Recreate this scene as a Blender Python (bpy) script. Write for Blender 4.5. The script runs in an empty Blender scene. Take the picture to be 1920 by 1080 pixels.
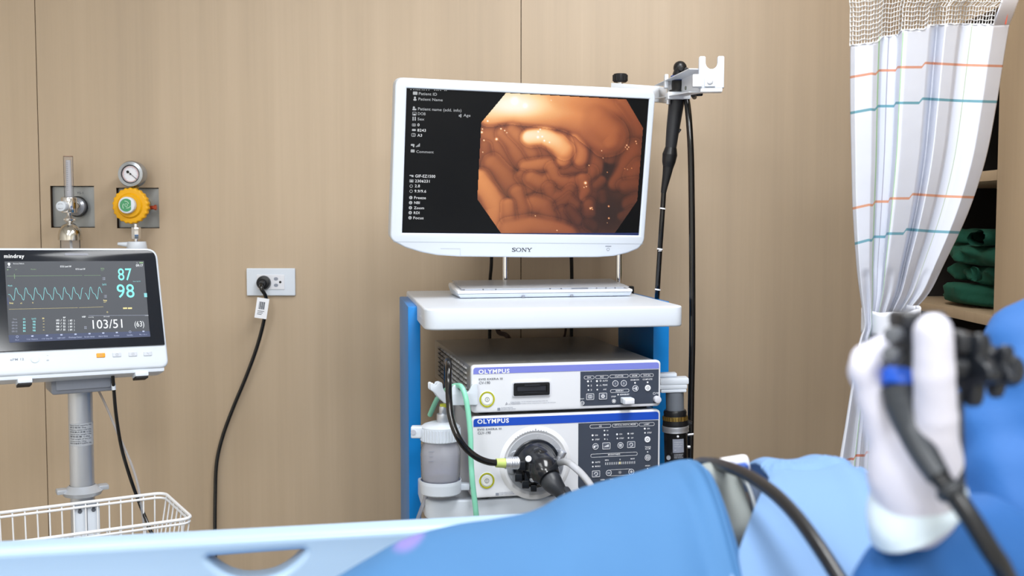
import bpy, bmesh, math, random
import numpy as np
from mathutils import Vector, Matrix, noise
random.seed(7)
rng = np.random.default_rng(7)
PI = math.pi
sc = bpy.context.scene
COL = sc.collection
V = Vector

# ------------------------------------------------------------------ camera model (real lens, used to measure places on real planes)
F, PITCH, EYE = 2060.0, 0.0625, V((0, 0, 1.4))

def ray(px, py):
    a, b = (px - 960) / F, (540 - py) / F
    c, s = math.cos(PITCH), math.sin(PITCH)
    return V((a, c + b * s, -s + b * c))

def at(px, py, Y):
    d = ray(px, py)
    return EYE + d * (Y / d.y)

def on(M, px, py, d=0.0):
    """local (x, z) on the plane local-y = d of frame M"""
    n = (M.to_3x3() @ V((0, 1, 0))).normalized()
    o = M @ V((0, d, 0))
    r = ray(px, py)
    p = EYE + r * ((o - EYE).dot(n) / r.dot(n))
    q = M.inverted() @ p
    return (q.x, q.z)

def frame(loc, yaw, tilt=0.0, roll=0.0):
    return Matrix.Translation(loc) @ Matrix.Rotation(yaw, 4, 'Z') @ Matrix.Rotation(tilt, 4, 'X') @ Matrix.Rotation(roll, 4, 'Y')

# ------------------------------------------------------------------ materials
def lin(c):
    if isinstance(c, str):
        c = [int(c[i:i + 2], 16) / 255 for i in (0, 2, 4)]
        c = [x / 12.92 if x <= .04045 else ((x + .055) / 1.055) ** 2.4 for x in c]
    return (*c[:3], 1.0)

def mat(name, col, rough=.5, metal=0., emit=0., trans=0., ior=1.45, spec=.5, coat=0., var=.06, bump=0., bscale=200., sss=0.):
    m = bpy.data.materials.new(name)
    m.use_nodes = True
    nt = m.node_tree
    b = nt.nodes['Principled BSDF']
    c = lin(col)
    b.inputs['Base Color'].default_value = c
    b.inputs['Roughness'].default_value = rough
    b.inputs['Metallic'].default_value = metal
    b.inputs['Transmission Weight'].default_value = trans
    b.inputs['IOR'].default_value = ior
    b.inputs['Specular IOR Level'].default_value = spec
    b.inputs['Coat Weight'].default_value = coat
    if sss:
        b.inputs['Subsurface Weight'].default_value = sss
        b.inputs['Subsurface Radius'].default_value = (.02, .02, .02)
    if emit:
        b.inputs['Emission Color'].default_value = c
        b.inputs['Emission Strength'].default_value = emit * EMF
        b.inputs['Base Color'].default_value = (0.01, 0.01, 0.01, 1)
    if var and not trans and not emit:
        tc = nt.nodes.new('ShaderNodeTexCoord')
        n = nt.nodes.new('ShaderNodeTexNoise')
        n.inputs['Scale'].default_value = 9.0
        n.inputs['Detail'].default_value = 5
        nt.links.new(tc.outputs['Object'], n.inputs['Vector'])
        r = nt.nodes.new('ShaderNodeMapRange')
        r.inputs['To Min'].default_value = max(0, rough - var)
        r.inputs['To Max'].default_value = min(1, rough + var)
        nt.links.new(n.outputs['Fac'], r.inputs['Value'])
        nt.links.new(r.outputs['Result'], b.inputs['Roughness'])
        if bump:
            n2 = nt.nodes.new('ShaderNodeTexNoise')
            n2.inputs['Scale'].default_value = bscale
            n2.inputs['Detail'].default_value = 3
            nt.links.new(tc.outputs['Object'], n2.inputs['Vector'])
            bp = nt.nodes.new('ShaderNodeBump')
            bp.inputs['Strength'].default_value = bump
            bp.inputs['Distance'].default_value = .002
            nt.links.new(n2.outputs['Fac'], bp.inputs['Height'])
            nt.links.new(bp.outputs['Normal'], b.inputs['Normal'])
    return m

EXPO = .03
EMF = 2 ** -EXPO            # screens are built for the finished exposure
def clear_mat(name, tint, ior=1.35, haze=0., rough=.05):
    m = bpy.data.materials.new(name); m.use_nodes = True
    nt = m.node_tree; N, L = nt.nodes.new, nt.links.new
    out = nt.nodes['Material Output']; nt.nodes.remove(nt.nodes['Principled BSDF'])
    g = N('ShaderNodeBsdfGlossy'); g.inputs['Roughness'].default_value = rough
    t = N('ShaderNodeBsdfTransparent'); t.inputs['Color'].default_value = lin(tint)
    d = N('ShaderNodeBsdfDiffuse'); d.inputs['Color'].default_value = lin('e6e8ee')
    m0 = N('ShaderNodeMixShader'); m0.inputs[0].default_value = haze
    L(t.outputs[0], m0.inputs[1]); L(d.outputs[0], m0.inputs[2])
    lw = N('ShaderNodeLayerWeight'); lw.inputs['Blend'].default_value = .10 * ior
    m1 = N('ShaderNodeMixShader'); L(lw.outputs['Fresnel'], m1.inputs[0]); L(m0.outputs[0], m1.inputs[1]); L(g.outputs[0], m1.inputs[2])
    L(m1.outputs[0], out.inputs['Surface'])
    return m

def wood_mat(name, c0, c1, c2, rough=.5):
    m = bpy.data.materials.new(name)
    m.use_nodes = True
    nt = m.node_tree
    N, L = nt.nodes.new, nt.links.new
    b = nt.nodes['Principled BSDF']
    tc = N('ShaderNodeTexCoord')
    mp = N('ShaderNodeMapping'); mp.inputs['Scale'].default_value = (7, 7, .22)
    mp2 = N('ShaderNodeMapping'); mp2.inputs['Scale'].default_value = (95, 95, 1.6)
    mp3 = N('ShaderNodeMapping'); mp3.inputs['Scale'].default_value = (30, 30, 1.1)
    n1 = N('ShaderNodeTexNoise'); n1.inputs['Scale'].default_value = 1; n1.inputs['Detail'].default_value = 3; n1.inputs['Distortion'].default_value = .4
    n2 = N('ShaderNodeTexNoise'); n2.inputs['Scale'].default_value = 1; n2.inputs['Detail'].default_value = 6; n2.inputs['Roughness'].default_value = .7
    n3 = N('ShaderNodeTexNoise'); n3.inputs['Scale'].default_value = 1; n3.inputs['Detail'].default_value = 4
    for a, c in ((mp, n1), (mp2, n2), (mp3, n3)):
        L(tc.outputs['Object'], a.inputs['Vector']); L(a.outputs['Vector'], c.inputs['Vector'])
    ad = N('ShaderNodeMix'); ad.data_type = 'FLOAT'; ad.inputs['Factor'].default_value = .45
    L(n1.outputs['Fac'], ad.inputs['A']); L(n3.outputs['Fac'], ad.inputs['B'])
    ad2 = N('ShaderNodeMix'); ad2.data_type = 'FLOAT'; ad2.inputs['Factor'].default_value = .22
    L(ad.outputs['Result'], ad2.inputs['A']); L(n2.outputs['Fac'], ad2.inputs['B'])
    cr = N('ShaderNodeValToRGB')
    e = cr.color_ramp.elements
    e[0].position, e[0].color = .28, lin(c0)
    e[1].position, e[1].color = .72, lin(c2)
    e.new(.5).color = lin(c1)
    L(ad2.outputs['Result'], cr.inputs['Fac']); L(cr.outputs['Color'], b.inputs['Base Color'])
    b.inputs['Roughness'].default_value = rough; b.inputs['Specular IOR Level'].default_value = .85
    bp = N('ShaderNodeBump'); bp.inputs['Strength'].default_value = .05; bp.inputs['Distance'].default_value = .001
    L(n2.outputs['Fac'], bp.inputs['Height']); L(bp.outputs['Normal'], b.inputs['Normal'])
    return m

# ------------------------------------------------------------------ mesh builder
def catmull(pts, res=8):
    pts = [V(p) for p in pts]
    if len(pts) < 3:
        return pts
    ext = [pts[0] * 2 - pts[1]] + pts + [pts[-1] * 2 - pts[-2]]
    out = []
    for i in range(1, len(ext) - 2):
        p0, p1, p2, p3 = ext[i - 1:i + 3]
        for k in range(res):
            t = k / res
            out.append(.5 * ((2 * p1) + (p2 - p0) * t + (2 * p0 - 5 * p1 + 4 * p2 - p3) * t * t + (3 * p1 - p0 - 3 * p2 + p3) * t ** 3))
    out.append(pts[-1])
    return out

def rrect(x0, z0, x1, z1, r, n=6):
    r = min(r, abs(x1 - x0) / 2 - 1e-6, abs(z1 - z0) / 2 - 1e-6)
    o = []
    for cx, cz, a in ((x1 - r, z1 - r, 0), (x0 + r, z1 - r, 90), (x0 + r, z0 + r, 180), (x1 - r, z0 + r, 270)):
        for k in range(n + 1):
            t = math.radians(a + 90 * k / n)
            o.append((cx + r * math.cos(t), cz + r * math.sin(t)))
    return o

def circ(x, z, r, n=32, a0=0):
    return [(x + r * math.cos(a0 + 2 * PI * k / n), z + r * math.sin(a0 + 2 * PI * k / n)) for k in range(n)]

def round_poly(pts, r, n=5):
    """polygon with rounded corners; r scalar or list"""
    out = []
    m = len(pts)
    for i in range(m):
        p, a, b = V((*pts[i], 0)), V((*pts[i - 1], 0)), V((*pts[(i + 1) % m], 0))
        rr = r[i] if isinstance(r, (list, tuple)) else r
        da, db = (a - p), (b - p)
        k = min(rr, da.length * .49, db.length * .49)
        if k < 1e-6:
            out.append((p.x, p.y)); continue
        s, e = p + da.normalized() * k, p + db.normalized() * k
        for j in range(n + 1):
            t = j / n
            q = s * (1 - t) ** 2 + p * 2 * t * (1 - t) + e * t * t
            out.append((q.x, q.y))
    return out

_txt_cache = {}
class MB:
    def __init__(s):
        s.bm = bmesh.new()
    def _merge(s, tmp, M=None, mi=0):
        if M is not None:
            bmesh.ops.transform(tmp, matrix=M, verts=tmp.verts)
        for f in tmp.faces:
            f.material_index = mi
        me = bpy.data.meshes.new('t'); tmp.to_mesh(me); tmp.free()
        s.bm.from_mesh(me); bpy.data.meshes.remove(me)
        return s
    def box(s, c, size, b=0., seg=2, M=None, mi=0):
        t = bmesh.new(); bmesh.ops.create_cube(t, size=1)
        bmesh.ops.scale(t, vec=size, verts=t.verts)
        if b:
            bmesh.ops.bevel(t, geom=t.edges[:], offset=b, segments=seg, profile=.6, affect='EDGES')
        bmesh.ops.translate(t, vec=c, verts=t.verts)
        return s._merge(t, M, mi)
    def box2(s, lo, hi, b=0., seg=2, M=None, mi=0):
        lo, hi = V(lo), V(hi)
        return s.box((lo + hi) / 2, hi - lo, b, seg, M, mi)
    def hexa(s, pts, M=None, mi=0, b=0.):
        """8 points: bottom ring of 4 then top ring of 4"""
        t = bmesh.new(); v = [t.verts.new(p) for p in pts]
        for q in ((3, 2, 1, 0), (4, 5, 6, 7), (0, 1, 5, 4), (1, 2, 6, 5), (2, 3, 7, 6), (3, 0, 4, 7)):
            t.faces.new([v[i] for i in q])
        bmesh.ops.recalc_face_normals(t, faces=t.faces)
        if b:
            bmesh.ops.bevel(t, geom=t.edges[:], offset=b, segments=2, profile=.6, affect='EDGES')
        return s._merge(t, M, mi)
    def lathe(s, prof, n=32, M=None, mi=0, close=False):
        t = bmesh.new(); rings = []
        for r, z in prof:
            if r < 1e-6:
                rings.append([t.verts.new((0, 0, z))])
            else:
                rings.append([t.verts.new((r * math.cos(2 * PI * k / n), r * math.sin(2 * PI * k / n), z)) for k in range(n)])
        for a, b in zip(rings, rings[1:]):
            for k in range(n):
                k2 = (k + 1) % n
                if len(a) == 1 and len(b) == 1: continue
                if len(a) == 1: t.faces.new((a[0], b[k], b[k2]))
                elif len(b) == 1: t.faces.new((a[k], b[0], a[k2]))
                else: t.faces.new((a[k], b[k], b[k2], a[k2]))
        bmesh.ops.recalc_face_normals(t, faces=t.faces)
        return s._merge(t, M, mi)
    def cyl(s, p0, p1, r0, r1=None, n=28, b=0., M=None, mi=0):
        p0, p1 = V(p0), V(p1); r1 = r0 if r1 is None else r1
        h = (p1 - p0).length
        b = min(b, h * .45, r0 * .9, r1 * .9)
        if b:
            prof = [(0, 0), (r0 - b, 0), (r0 - b * .3, b * .3), (r0, b), (r1, h - b), (r1 - b * .3, h - b * .3), (r1 - b, h), (0, h)]
        else:
            prof = [(0, 0), (r0, 0), (r1, h), (0, h)]
        R = V((0, 0, 1)).rotation_difference(p1 - p0).to_matrix().to_4x4()
        R = Matrix.Translation(p0) @ R
        return s.lathe(prof, n, R if M is None else M @ R, mi)
    def sph(s, c, r, sx=1, sy=1, sz=1, n=20, M=None, mi=0):
        t = bmesh.new(); bmesh.ops.create_uvsphere(t, u_segments=n, v_segments=n // 2 + 2, radius=r)
        bmesh.ops.scale(t, vec=(sx, sy, sz), verts=t.verts); bmesh.ops.translate(t, vec=c, verts=t.verts)
        return s._merge(t, M, mi)
    def tube(s, pts, r, n=12, res=8, M=None, mi=0, smooth=True, closed=False):
        P = catmull(pts, res) if smooth else [V(p) for p in pts]
        m = len(P)
        if isinstance(r, (list, tuple)):
            R = [float(np.interp(i / (m - 1) * (len(r) - 1), range(len(r)), r)) for i in range(m)]
        else:
            R = [r] * m
        t = bmesh.new(); rings = []
        tang = [((P[(i + 1) % m] if closed else P[min(i + 1, m - 1)]) - (P[i - 1] if closed else P[max(i - 1, 0)])).normalized() for i in range(m)]
        up = V((0, 0, 1)) if abs(tang[0].z) < .9 else V((1, 0, 0))
        nrm = (up - tang[0] * up.dot(tang[0])).normalized()
        for i in range(m):
            if i:
                nrm = (tang[i - 1].rotation_difference(tang[i]) @ nrm)
                nrm = (nrm - tang[i] * nrm.dot(tang[i])).normalized()
            bn = tang[i].cross(nrm)
            rings.append([t.verts.new(P[i] + (nrm * math.cos(2 * PI * k / n) + bn * math.sin(2 * PI * k / n)) * R[i]) for k in range(n)])
        prs = list(zip(rings, rings[1:])) + ([(rings[-1], rings[0])] if closed else [])
        for a, b in prs:
            for k in range(n):
                t.faces.new((a[k], a[(k + 1) % n], b[(k + 1) % n], b[k]))
        if not closed:
            t.faces.new(rings[0][::-1]); t.faces.new(rings[-1])
        bmesh.ops.recalc_face_normals(t, faces=t.faces)
        return s._merge(t, M, mi)
    def plate(s, outline, d0, d1, holes=(), bevel=0., M=None, mi=0, seg=2):
        """outline in local (x,z), between local y = d0 (front) and d1 (back)"""
        cu = bpy.data.curves.new('t', 'CURVE'); cu.dimensions = '2D'; cu.fill_mode = 'BOTH'
        for o in (outline, *holes):
            sp = cu.splines.new('POLY'); sp.points.add(len(o) - 1); sp.use_cyclic_u = True
            for p, q in zip(sp.points, o): p.co = (q[0], q[1], 0, 1)
        th = abs(d1 - d0)
        bevel = min(bevel, th * .49)
        cu.extrude = th / 2 - bevel; cu.bevel_depth = bevel; cu.bevel_resolution = seg; cu.offset = -bevel
        ob = bpy.data.objects.new('t', cu); COL.objects.link(ob)
        me = ob.to_mesh()
        t = bmesh.new(); t.from_mesh(me); ob.to_mesh_clear()
        bpy.data.objects.remove(ob); bpy.data.curves.remove(cu)
        bmesh.ops.remove_doubles(t, verts=t.verts, dist=1e-6)
        R = Matrix.Translation((0, (d0 + d1) / 2, 0)) @ Matrix.Rotation(PI / 2, 4, 'X')
        bmesh.ops.transform(t, matrix=R, verts=t.verts)
        return s._merge(t, M, mi)
    def text(s, txt, x, z, w=None, cap=.01, d=0., bold=0., ext=.0001, align='L', M=None, mi=0, shear=0.):
        """x,z: left (or centre) of the baseline; cap: capital height; w: forced width"""
        key = (txt, bold, shear)
        if key not in _txt_cache:
            cu = bpy.data.curves.new('t', 'FONT'); cu.body = txt; cu.size = 1; cu.space_character = 1 + bold * 5; cu.offset = bold; cu.resolution_u = 3; cu.shear = shear
            ob = bpy.data.objects.new('t', cu); COL.objects.link(ob)
            dg = bpy.context.evaluated_depsgraph_get()
            me = bpy.data.meshes.new_from_object(ob.evaluated_get(dg))
            bpy.data.objects.remove(ob); bpy.data.curves.remove(cu)
            co = np.zeros(len(me.vertices) * 3); me.vertices.foreach_get('co', co); co = co.reshape(-1, 3)
            _txt_cache[key] = (me, co[:, 0].min() if len(co) else 0, co[:, 0].max() if len(co) else 1)
        me, x0, x1 = _txt_cache[key]
        k = cap / .69
        kx = k if w is None else w / max(1e-6, x1 - x0)
        ox = x - x0 * kx if align == 'L' else (x - (x0 + x1) / 2 * kx if align == 'C' else x - x1 * kx)
        t = bmesh.new(); t.from_mesh(me)
        R = Matrix.Translation((ox, d - ext, z)) @ Matrix.Rotation(PI / 2, 4, 'X') @ Matrix.Diagonal((kx, k, 1, 1))
        bmesh.ops.transform(t, matrix=R, verts=t.verts)
        return s._merge(t, M, mi)
    def ring(s, x, z, r, th, d=0., ext=.0003, n=28, M=None, mi=0):
        return s.plate(circ(x, z, r, n), d - ext, d, [circ(x, z, r - th, n)[::-1]], M=M, mi=mi)
    def disc(s, x, z, r, d=0., ext=.0003, n=24, M=None, mi=0):
        return s.plate(circ(x, z, r, n), d - ext, d, M=M, mi=mi)
    def rframe(s, x0, z0, x1, z1, r, th, d=0., ext=.0003, M=None, mi=0):
        return s.plate(rrect(x0, z0, x1, z1, r), d - ext, d, [rrect(x0 + th, z0 + th, x1 - th, z1 - th, max(r - th, 1e-5))[::-1]], M=M, mi=mi)
    def rect(s, x0, z0, x1, z1, d=0., ext=.0003, M=None, mi=0):
        return s.box2((min(x0, x1), d - ext, min(z0, z1)), (max(x0, x1), d, max(z0, z1)), M=M, mi=mi)
    def line(s, pts, th, d=0., ext=.0003, M=None, mi=0):
        """flat stroke along (x,z) points"""
        t = bmesh.new(); P = [V((p[0], 0, p[1])) for p in pts]; L = []
        for i, p in enumerate(P):
            tg = (P[min(i + 1, len(P) - 1)] - P[max(i - 1, 0)]).normalized()
            nn = V((-tg.z, 0, tg.x)) * th / 2
            L.append([t.verts.new(p + nn + V((0, dd, 0))) if sg > 0 else t.verts.new(p - nn + V((0, dd, 0))) for sg, dd in ((1, d - ext), (-1, d - ext), (-1, d), (1, d))])
        for a, b in zip(L, L[1:]):
            for k in range(4):
                t.faces.new((a[k], a[(k + 1) % 4], b[(k + 1) % 4], b[k]))
        t.faces.new(L[0]); t.faces.new(L[-1])
        bmesh.ops.recalc_face_normals(t, faces=t.faces)
        return s._merge(t, M, mi)
    def grid(s, fn, nu, nv, mi=0):
        t = bmesh.new(); vs = [[t.verts.new(fn(i / nu, j / nv)) for j in range(nv + 1)] for i in range(nu + 1)]
        for i in range(nu):
            for j in range(nv):
                t.faces.new((vs[i][j], vs[i + 1][j], vs[i + 1][j + 1], vs[i][j + 1]))
        return s._merge(t, None, mi)
    def build(s, name, m, parent=None, label=None, sharp=38, smooth=True):
        me = bpy.data.meshes.new(name); s.bm.to_mesh(me); s.bm.free()
        for x in (m if isinstance(m, (list, tuple)) else [m]): me.materials.append(x)
        if smooth and len(me.polygons):
            me.polygons.foreach_set('use_smooth', [True] * len(me.polygons))
            me.set_sharp_from_angle(angle=math.radians(sharp))
        o = bpy.data.objects.new(name, me); COL.objects.link(o)
        if parent is not None: o.parent = parent
        if label: o['label'] = label
        return o

def raw_mesh(name, verts, faces, m, parent=None, smooth=True):
    me = bpy.data.meshes.new(name)
    me.from_pydata([tuple(v) for v in verts], [], [tuple(int(i) for i in f) for f in faces])
    me.validate()
    for x in (m if isinstance(m, (list, tuple)) else [m]): me.materials.append(x)
    if smooth: me.polygons.foreach_set('use_smooth', [True] * len(me.polygons))
    o = bpy.data.objects.new(name, me); COL.objects.link(o)
    if parent is not None: o.parent = parent
    return o

def tag(o, label, cat, group=None, kind=None):
    if label: o['label'] = label
    if cat: o['category'] = cat
    if group: o['group'] = group
    if kind: o['kind'] = kind
    return o

def thing(name, label, cat, M=None, group=None):
    o = bpy.data.objects.new(name, None); COL.objects.link(o)
    o.empty_display_size = .05
    if M is not None: o.matrix_world = M
    return tag(o, label, cat, group)

def struct(name, mb, m):
    o = mb.build(name, m); o['kind'] = 'structure'; return o

# ------------------------------------------------------------------ blended solids (for the body, the hand, cushions)
def sd_cone(P, a, b, ra, rb):
    a, b = np.array(a, float), np.array(b, float); ab = b - a
    t = np.clip(((P - a) @ ab) / (ab @ ab + 1e-12), 0, 1)
    return np.linalg.norm(P - a - t[:, None] * ab, axis=1) - (ra + (rb - ra) * t)

def sd_ell(P, c, r):
    q = (P - np.array(c, float)) / np.array(r, float)
    l = np.linalg.norm(q, axis=1)
    return (l - 1) * min(r) * (1 + .0 * l)

def smin(a, b, k):
    h = np.clip(.5 + .5 * (b - a) / k, 0, 1)
    return b * (1 - h) + a * h - k * h * (1 - h)

def surface(fn, lo, hi, h):
    lo, hi = np.array(lo, float), np.array(hi, float)
    n = np.ceil((hi - lo) / h).astype(int) + 1
    ax = [lo[i] + h * np.arange(n[i]) for i in range(3)]
    G = np.stack(np.meshgrid(*ax, indexing='ij'), -1).reshape(-1, 3)
    D = np.concatenate([fn(G[i:i + 400000]) for i in range(0, len(G), 400000)]).reshape(n)
    idx = -np.ones(n - 1, int)
    S = D < 0
    c = [S[a:n[0] - 1 + a, b:n[1] - 1 + b, d:n[2] - 1 + d] for a in (0, 1) for b in (0, 1) for d in (0, 1)]
    tot = sum(x.astype(int) for x in c)
    cells = np.argwhere((tot > 0) & (tot < 8))
    idx[tuple(cells.T)] = np.arange(len(cells))
    acc = np.zeros((len(cells), 3)); cnt = np.zeros(len(cells))
    cor = [(a, b, d) for a in (0, 1) for b in (0, 1) for d in (0, 1)]
    for i in range(8):
        for j in range(i + 1, 8):
            if sum(abs(np.array(cor[i]) - cor[j])) != 1: continue
            A, B = np.array(cor[i]), np.array(cor[j])
            da, db = D[tuple((cells + A).T)], D[tuple((cells + B).T)]
            m = (da < 0) != (db < 0)
            t = np.where(m, da / np.where(m, da - db, 1), 0)
            acc[m] += (A + (B - A) * t[:, None])[m]; cnt[m] += 1
    verts = lo + h * (cells + acc / cnt[:, None])
    faces = []
    for ax_ in range(3):
        o = [k for k in range(3) if k != ax_]
        sl0 = [slice(None)] * 3; sl1 = [slice(None)] * 3
        sl0[ax_], sl1[ax_] = slice(0, -1), slice(1, None)
        e = np.argwhere(S[tuple(sl0)] != S[tuple(sl1)])
        for p in e:
            if min(p[o[0]], p[o[1]]) == 0 or p[o[0]] >= n[o[0]] - 1 or p[o[1]] >= n[o[1]] - 1: continue
            q = []
            for da, db in ((0, 0), (-1, 0), (-1, -1), (0, -1)):
                r = p.copy(); r[o[0]] += da; r[o[1]] += db; q.append(idx[tuple(r)])
            if min(q) < 0: continue
            flip = S[tuple(p)] ^ (ax_ == 1)
            faces.append(q if flip else q[::-1])
    return verts, faces

def cones(P, L, k):
    d = None
    for a, b, ra, rb in L:
        x = sd_cone(P, a, b, ra, rb)
        d = x if d is None else smin(d, x, k)
    return d

def wave_noise(P, scale, seed, octaves=3):
    """cheap smooth noise from rotated sine waves"""
    r = np.random.default_rng(seed); out = np.zeros(len(P)); amp = 1.
    for o in range(octaves):
        for _ in range(4):
            d = r.normal(size=3); d /= np.linalg.norm(d)
            out += amp * np.sin(P @ d * scale * (2 ** o) * r.uniform(.7, 1.3) + r.uniform(0, 6.28)) / 4
        amp *= .5
    return out
# ================================================================== materials used all over
WOOD = wood_mat('tan_wood_laminate', 'ac9880', 'b8a389', 'c3ae94')
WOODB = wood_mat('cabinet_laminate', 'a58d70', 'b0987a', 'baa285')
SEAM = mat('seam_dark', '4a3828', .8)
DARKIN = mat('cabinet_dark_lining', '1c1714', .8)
WHITE = mat('white_plastic', 'd9e1ec', .35)
WHITEP = mat('white_paint', 'e4e9f0', .3, bump=.02)
OFFW = mat('off_white_metal', 'dfe0e2', .35)
GREYM = mat('grey_metal', 'c4c2be', .32, metal=.35)
STEEL = mat('brushed_steel', 'd2d6de', .44, metal=.9)
CHROME = mat('chrome', 'e8e8ea', .08, metal=1.)
BLACK = mat('black_plastic', '17181b', .35)
BLACKG = mat('black_gloss_rubber', '0d0d0f', .16, coat=.4)
BLACKM = mat('black_matte', '141416', .6)
DGREY = mat('dark_grey_panel', '3f4654', .35)
GREYP = mat('grey_plastic', '8b909c', .4)
LGREY = mat('light_grey_print', 'c8ccd6', .5)
PRINT = mat('dark_print', '3a3f4c', .5)
GPRINT = mat('grey_print', '8f95a3', .5)
WPRINT = mat('white_print', 'f2f4fa', .4)
BLUEP = mat('blue_paint', '0c80d0', .32, spec=.4)
CLEAR = clear_mat('clear_plastic', 'f6f6f8', .9, .10)
BRASS = mat('brass', 'b59a5a', .3, metal=1.)
CLEARTUBE = clear_mat('clear_tube', 'e4e4e8', 1.1, .28)
ALUM = mat('plate_grey', '9b9e9f', .38, metal=.5)

# ================================================================== the room
YW, XR = 2.756, .92       # back wall, side cabinet front
def wall_with_holes(x0, x1, z0, z1, holes, seams, y):
    mb = MB()
    xs = sorted({x0, x1, *[v for h in holes for v in (h[0], h[1])], *[v for s in seams for v in (s - .0011, s + .0011)]})
    zs = sorted({z0, z1, *[v for h in holes for v in (h[2], h[3])]})
    t = bmesh.new()
    for a, b in zip(xs, xs[1:]):
        seam = any(abs((a + b) / 2 - s) < .0012 for s in seams)
        for c, d in zip(zs, zs[1:]):
            if any(h[0] - 1e-6 <= a and b <= h[1] + 1e-6 and h[2] - 1e-6 <= c and d <= h[3] + 1e-6 for h in holes): continue
            yy = y + (.003 if seam else 0)
            f = t.faces.new([t.verts.new(p) for p in ((a, yy, c), (b, yy, c), (b, yy, d), (a, yy, d))])
            f.material_index = 1 if seam else 0
        if seam:
            for q in (a, b):
                t.faces.new([t.verts.new(p) for p in ((q, y, z0), (q, y + .003, z0), (q, y + .003, z1), (q, y, z1))])
    for h in holes:
        dp = y + .014
        p = [(h[0], h[2]), (h[1], h[2]), (h[1], h[3]), (h[0], h[3])]
        for (a, c), (b, d) in zip(p, p[1:] + p[:1]):
            f = t.faces.new([t.verts.new(k) for k in ((a, y, c), (b, y, d), (b, dp, d), (a, dp, c))])
            f.material_index = 1
        f = t.faces.new([t.verts.new((k[0], dp, k[1])) for k in p]); f.material_index = 1
    me = bpy.data.meshes.new('t'); t.to_mesh(me); t.free(); mb.bm.from_mesh(me)
    return mb

oA, oB = at(94, 348.5, YW), at(178, 427, YW)
vA, vB = at(218, 352, YW), at(299, 428, YW)
holes = [(oA.x, oB.x, oB.z, oA.z), (vA.x, vB.x, vB.z, vA.z)]
seamL, seamR = at(71, 230, YW).x, at(977, 70, YW).x
RX0, RX1, RY0, ZC = -2.5, 2.2, -2.4, 2.65
ob = wall_with_holes(RX0, RX1, 0, ZC, holes, [seamL - 1.22, seamL, seamR], YW).build('wall_back', [WOOD, SEAM], smooth=False)
ob['kind'] = 'structure'
WALLP = mat('wall_paint_cream', 'e6e2da', .7)
struct('wall_left', MB().box2((RX0 - .1, RY0, 0), (RX0, YW, ZC)), WALLP)
struct('wall_right', MB().box2((RX1, RY0, 0), (RX1 + .1, YW, ZC)), WALLP)
struct('wall_front', MB().box2((RX0, RY0 - .1, 0), (RX1, RY0, ZC)), WALLP)
struct('floor', MB().box2((RX0, RY0, -.1), (RX1, YW + .1, 0)), mat('vinyl_floor', 'b9b3a8', .35, bump=.02))
struct('ceiling', MB().box2((RX0, RY0, ZC), (RX1, YW + .1, ZC + .1)), mat('ceiling_white', 'efefec', .8))

# built-in cabinet along the side of the room, its open bay behind the curtain
CY0, CY1 = 2.092, 2.66
t = thing('storage_cabinet', 'tan wood cabinet with dark open shelves behind the white curtain', 'cabinet', Matrix.Translation((XR, CY0, 0)))
mb = MB()
mb.box2((0, -.36, 0), (.5, 0, ZC))                                 # closed bay
mb.box2((0, CY1 - CY0, 0), (.5, YW - CY0 - .002, ZC))              # end panel
mb.box2((0, 0, 1.80), (.5, CY1 - CY0, ZC)); mb.box2((0, 0, 0), (.5, CY1 - CY0, .35))
mb.build('carcass', WOODB, t, smooth=False)
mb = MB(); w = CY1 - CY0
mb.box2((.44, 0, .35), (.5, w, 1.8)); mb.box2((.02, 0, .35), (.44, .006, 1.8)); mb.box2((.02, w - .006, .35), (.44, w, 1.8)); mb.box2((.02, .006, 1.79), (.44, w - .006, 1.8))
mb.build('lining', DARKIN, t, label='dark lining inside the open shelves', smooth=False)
for z in (1.214, 1.494, .8):
    MB().box2((.002, .006, z - .02), (.43, w - .006, z), b=.001).build('shelf', WOODB, t)

# green folded linen heaped on its lower shelf
GREEN = mat('green_linen', '0c4a38', .9, bump=.25, bscale=60)
def linen(cx, cy, z, sx, sy, sz, rot, seed):
    def fn(P):
        q = (P - np.array([0, 0, sz / 2])) / np.array([sx / 2, sy / 2, sz / 2])
        l = (np.abs(q) ** 3.2).sum(1) ** (1 / 3.2)
        d = (l - 1) * sz / 2
        return d + .011 * wave_noise(P * np.array([1, 1, 1.6]), 34, seed, 3) * np.clip(P[:, 2] / (sz * .25), 0, 1)
    v, f = surface(fn, (-sx * .62, -sy * .62, -.004), (sx * .62, sy * .62, sz * 1.35), .0075)
    v[:, 2] = np.maximum(v[:, 2], .001)
    o = raw_mesh('folded_linen', v, f, GREEN)
    o.matrix_world = Matrix.Translation((cx, cy, z)) @ Matrix.Rotation(rot, 4, 'Z')
    return o
zz = 1.214
for i, (dx, dy, sx, sy, sz, rot, lb) in enumerate([
        (.16, .20, .26, .32, .052, .08, 'crumpled dark green linen at the bottom of the shelf pile'),
        (.17, .21, .24, .30, .048, -.12, 'dark green linen second from the bottom of the shelf pile'),
        (.16, .21, .24, .29, .045, .16, 'dark green linen second from the top of the shelf pile'),
        (.17, .21, .22, .27, .042, -.05, 'crumpled dark green linen topmost in the shelf pile')]):
    tag(linen(XR + dx, CY0 + dy, zz, sx, sy, sz, rot, 40 + i), lb, 'linen', 'green linens on the cabinet shelf')
    zz += sz * .86

# ================================================================== gas outlets on the wall
def wall_frame(px, py, y=YW):
    return Matrix.Translation(at(px, py, y))

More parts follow.
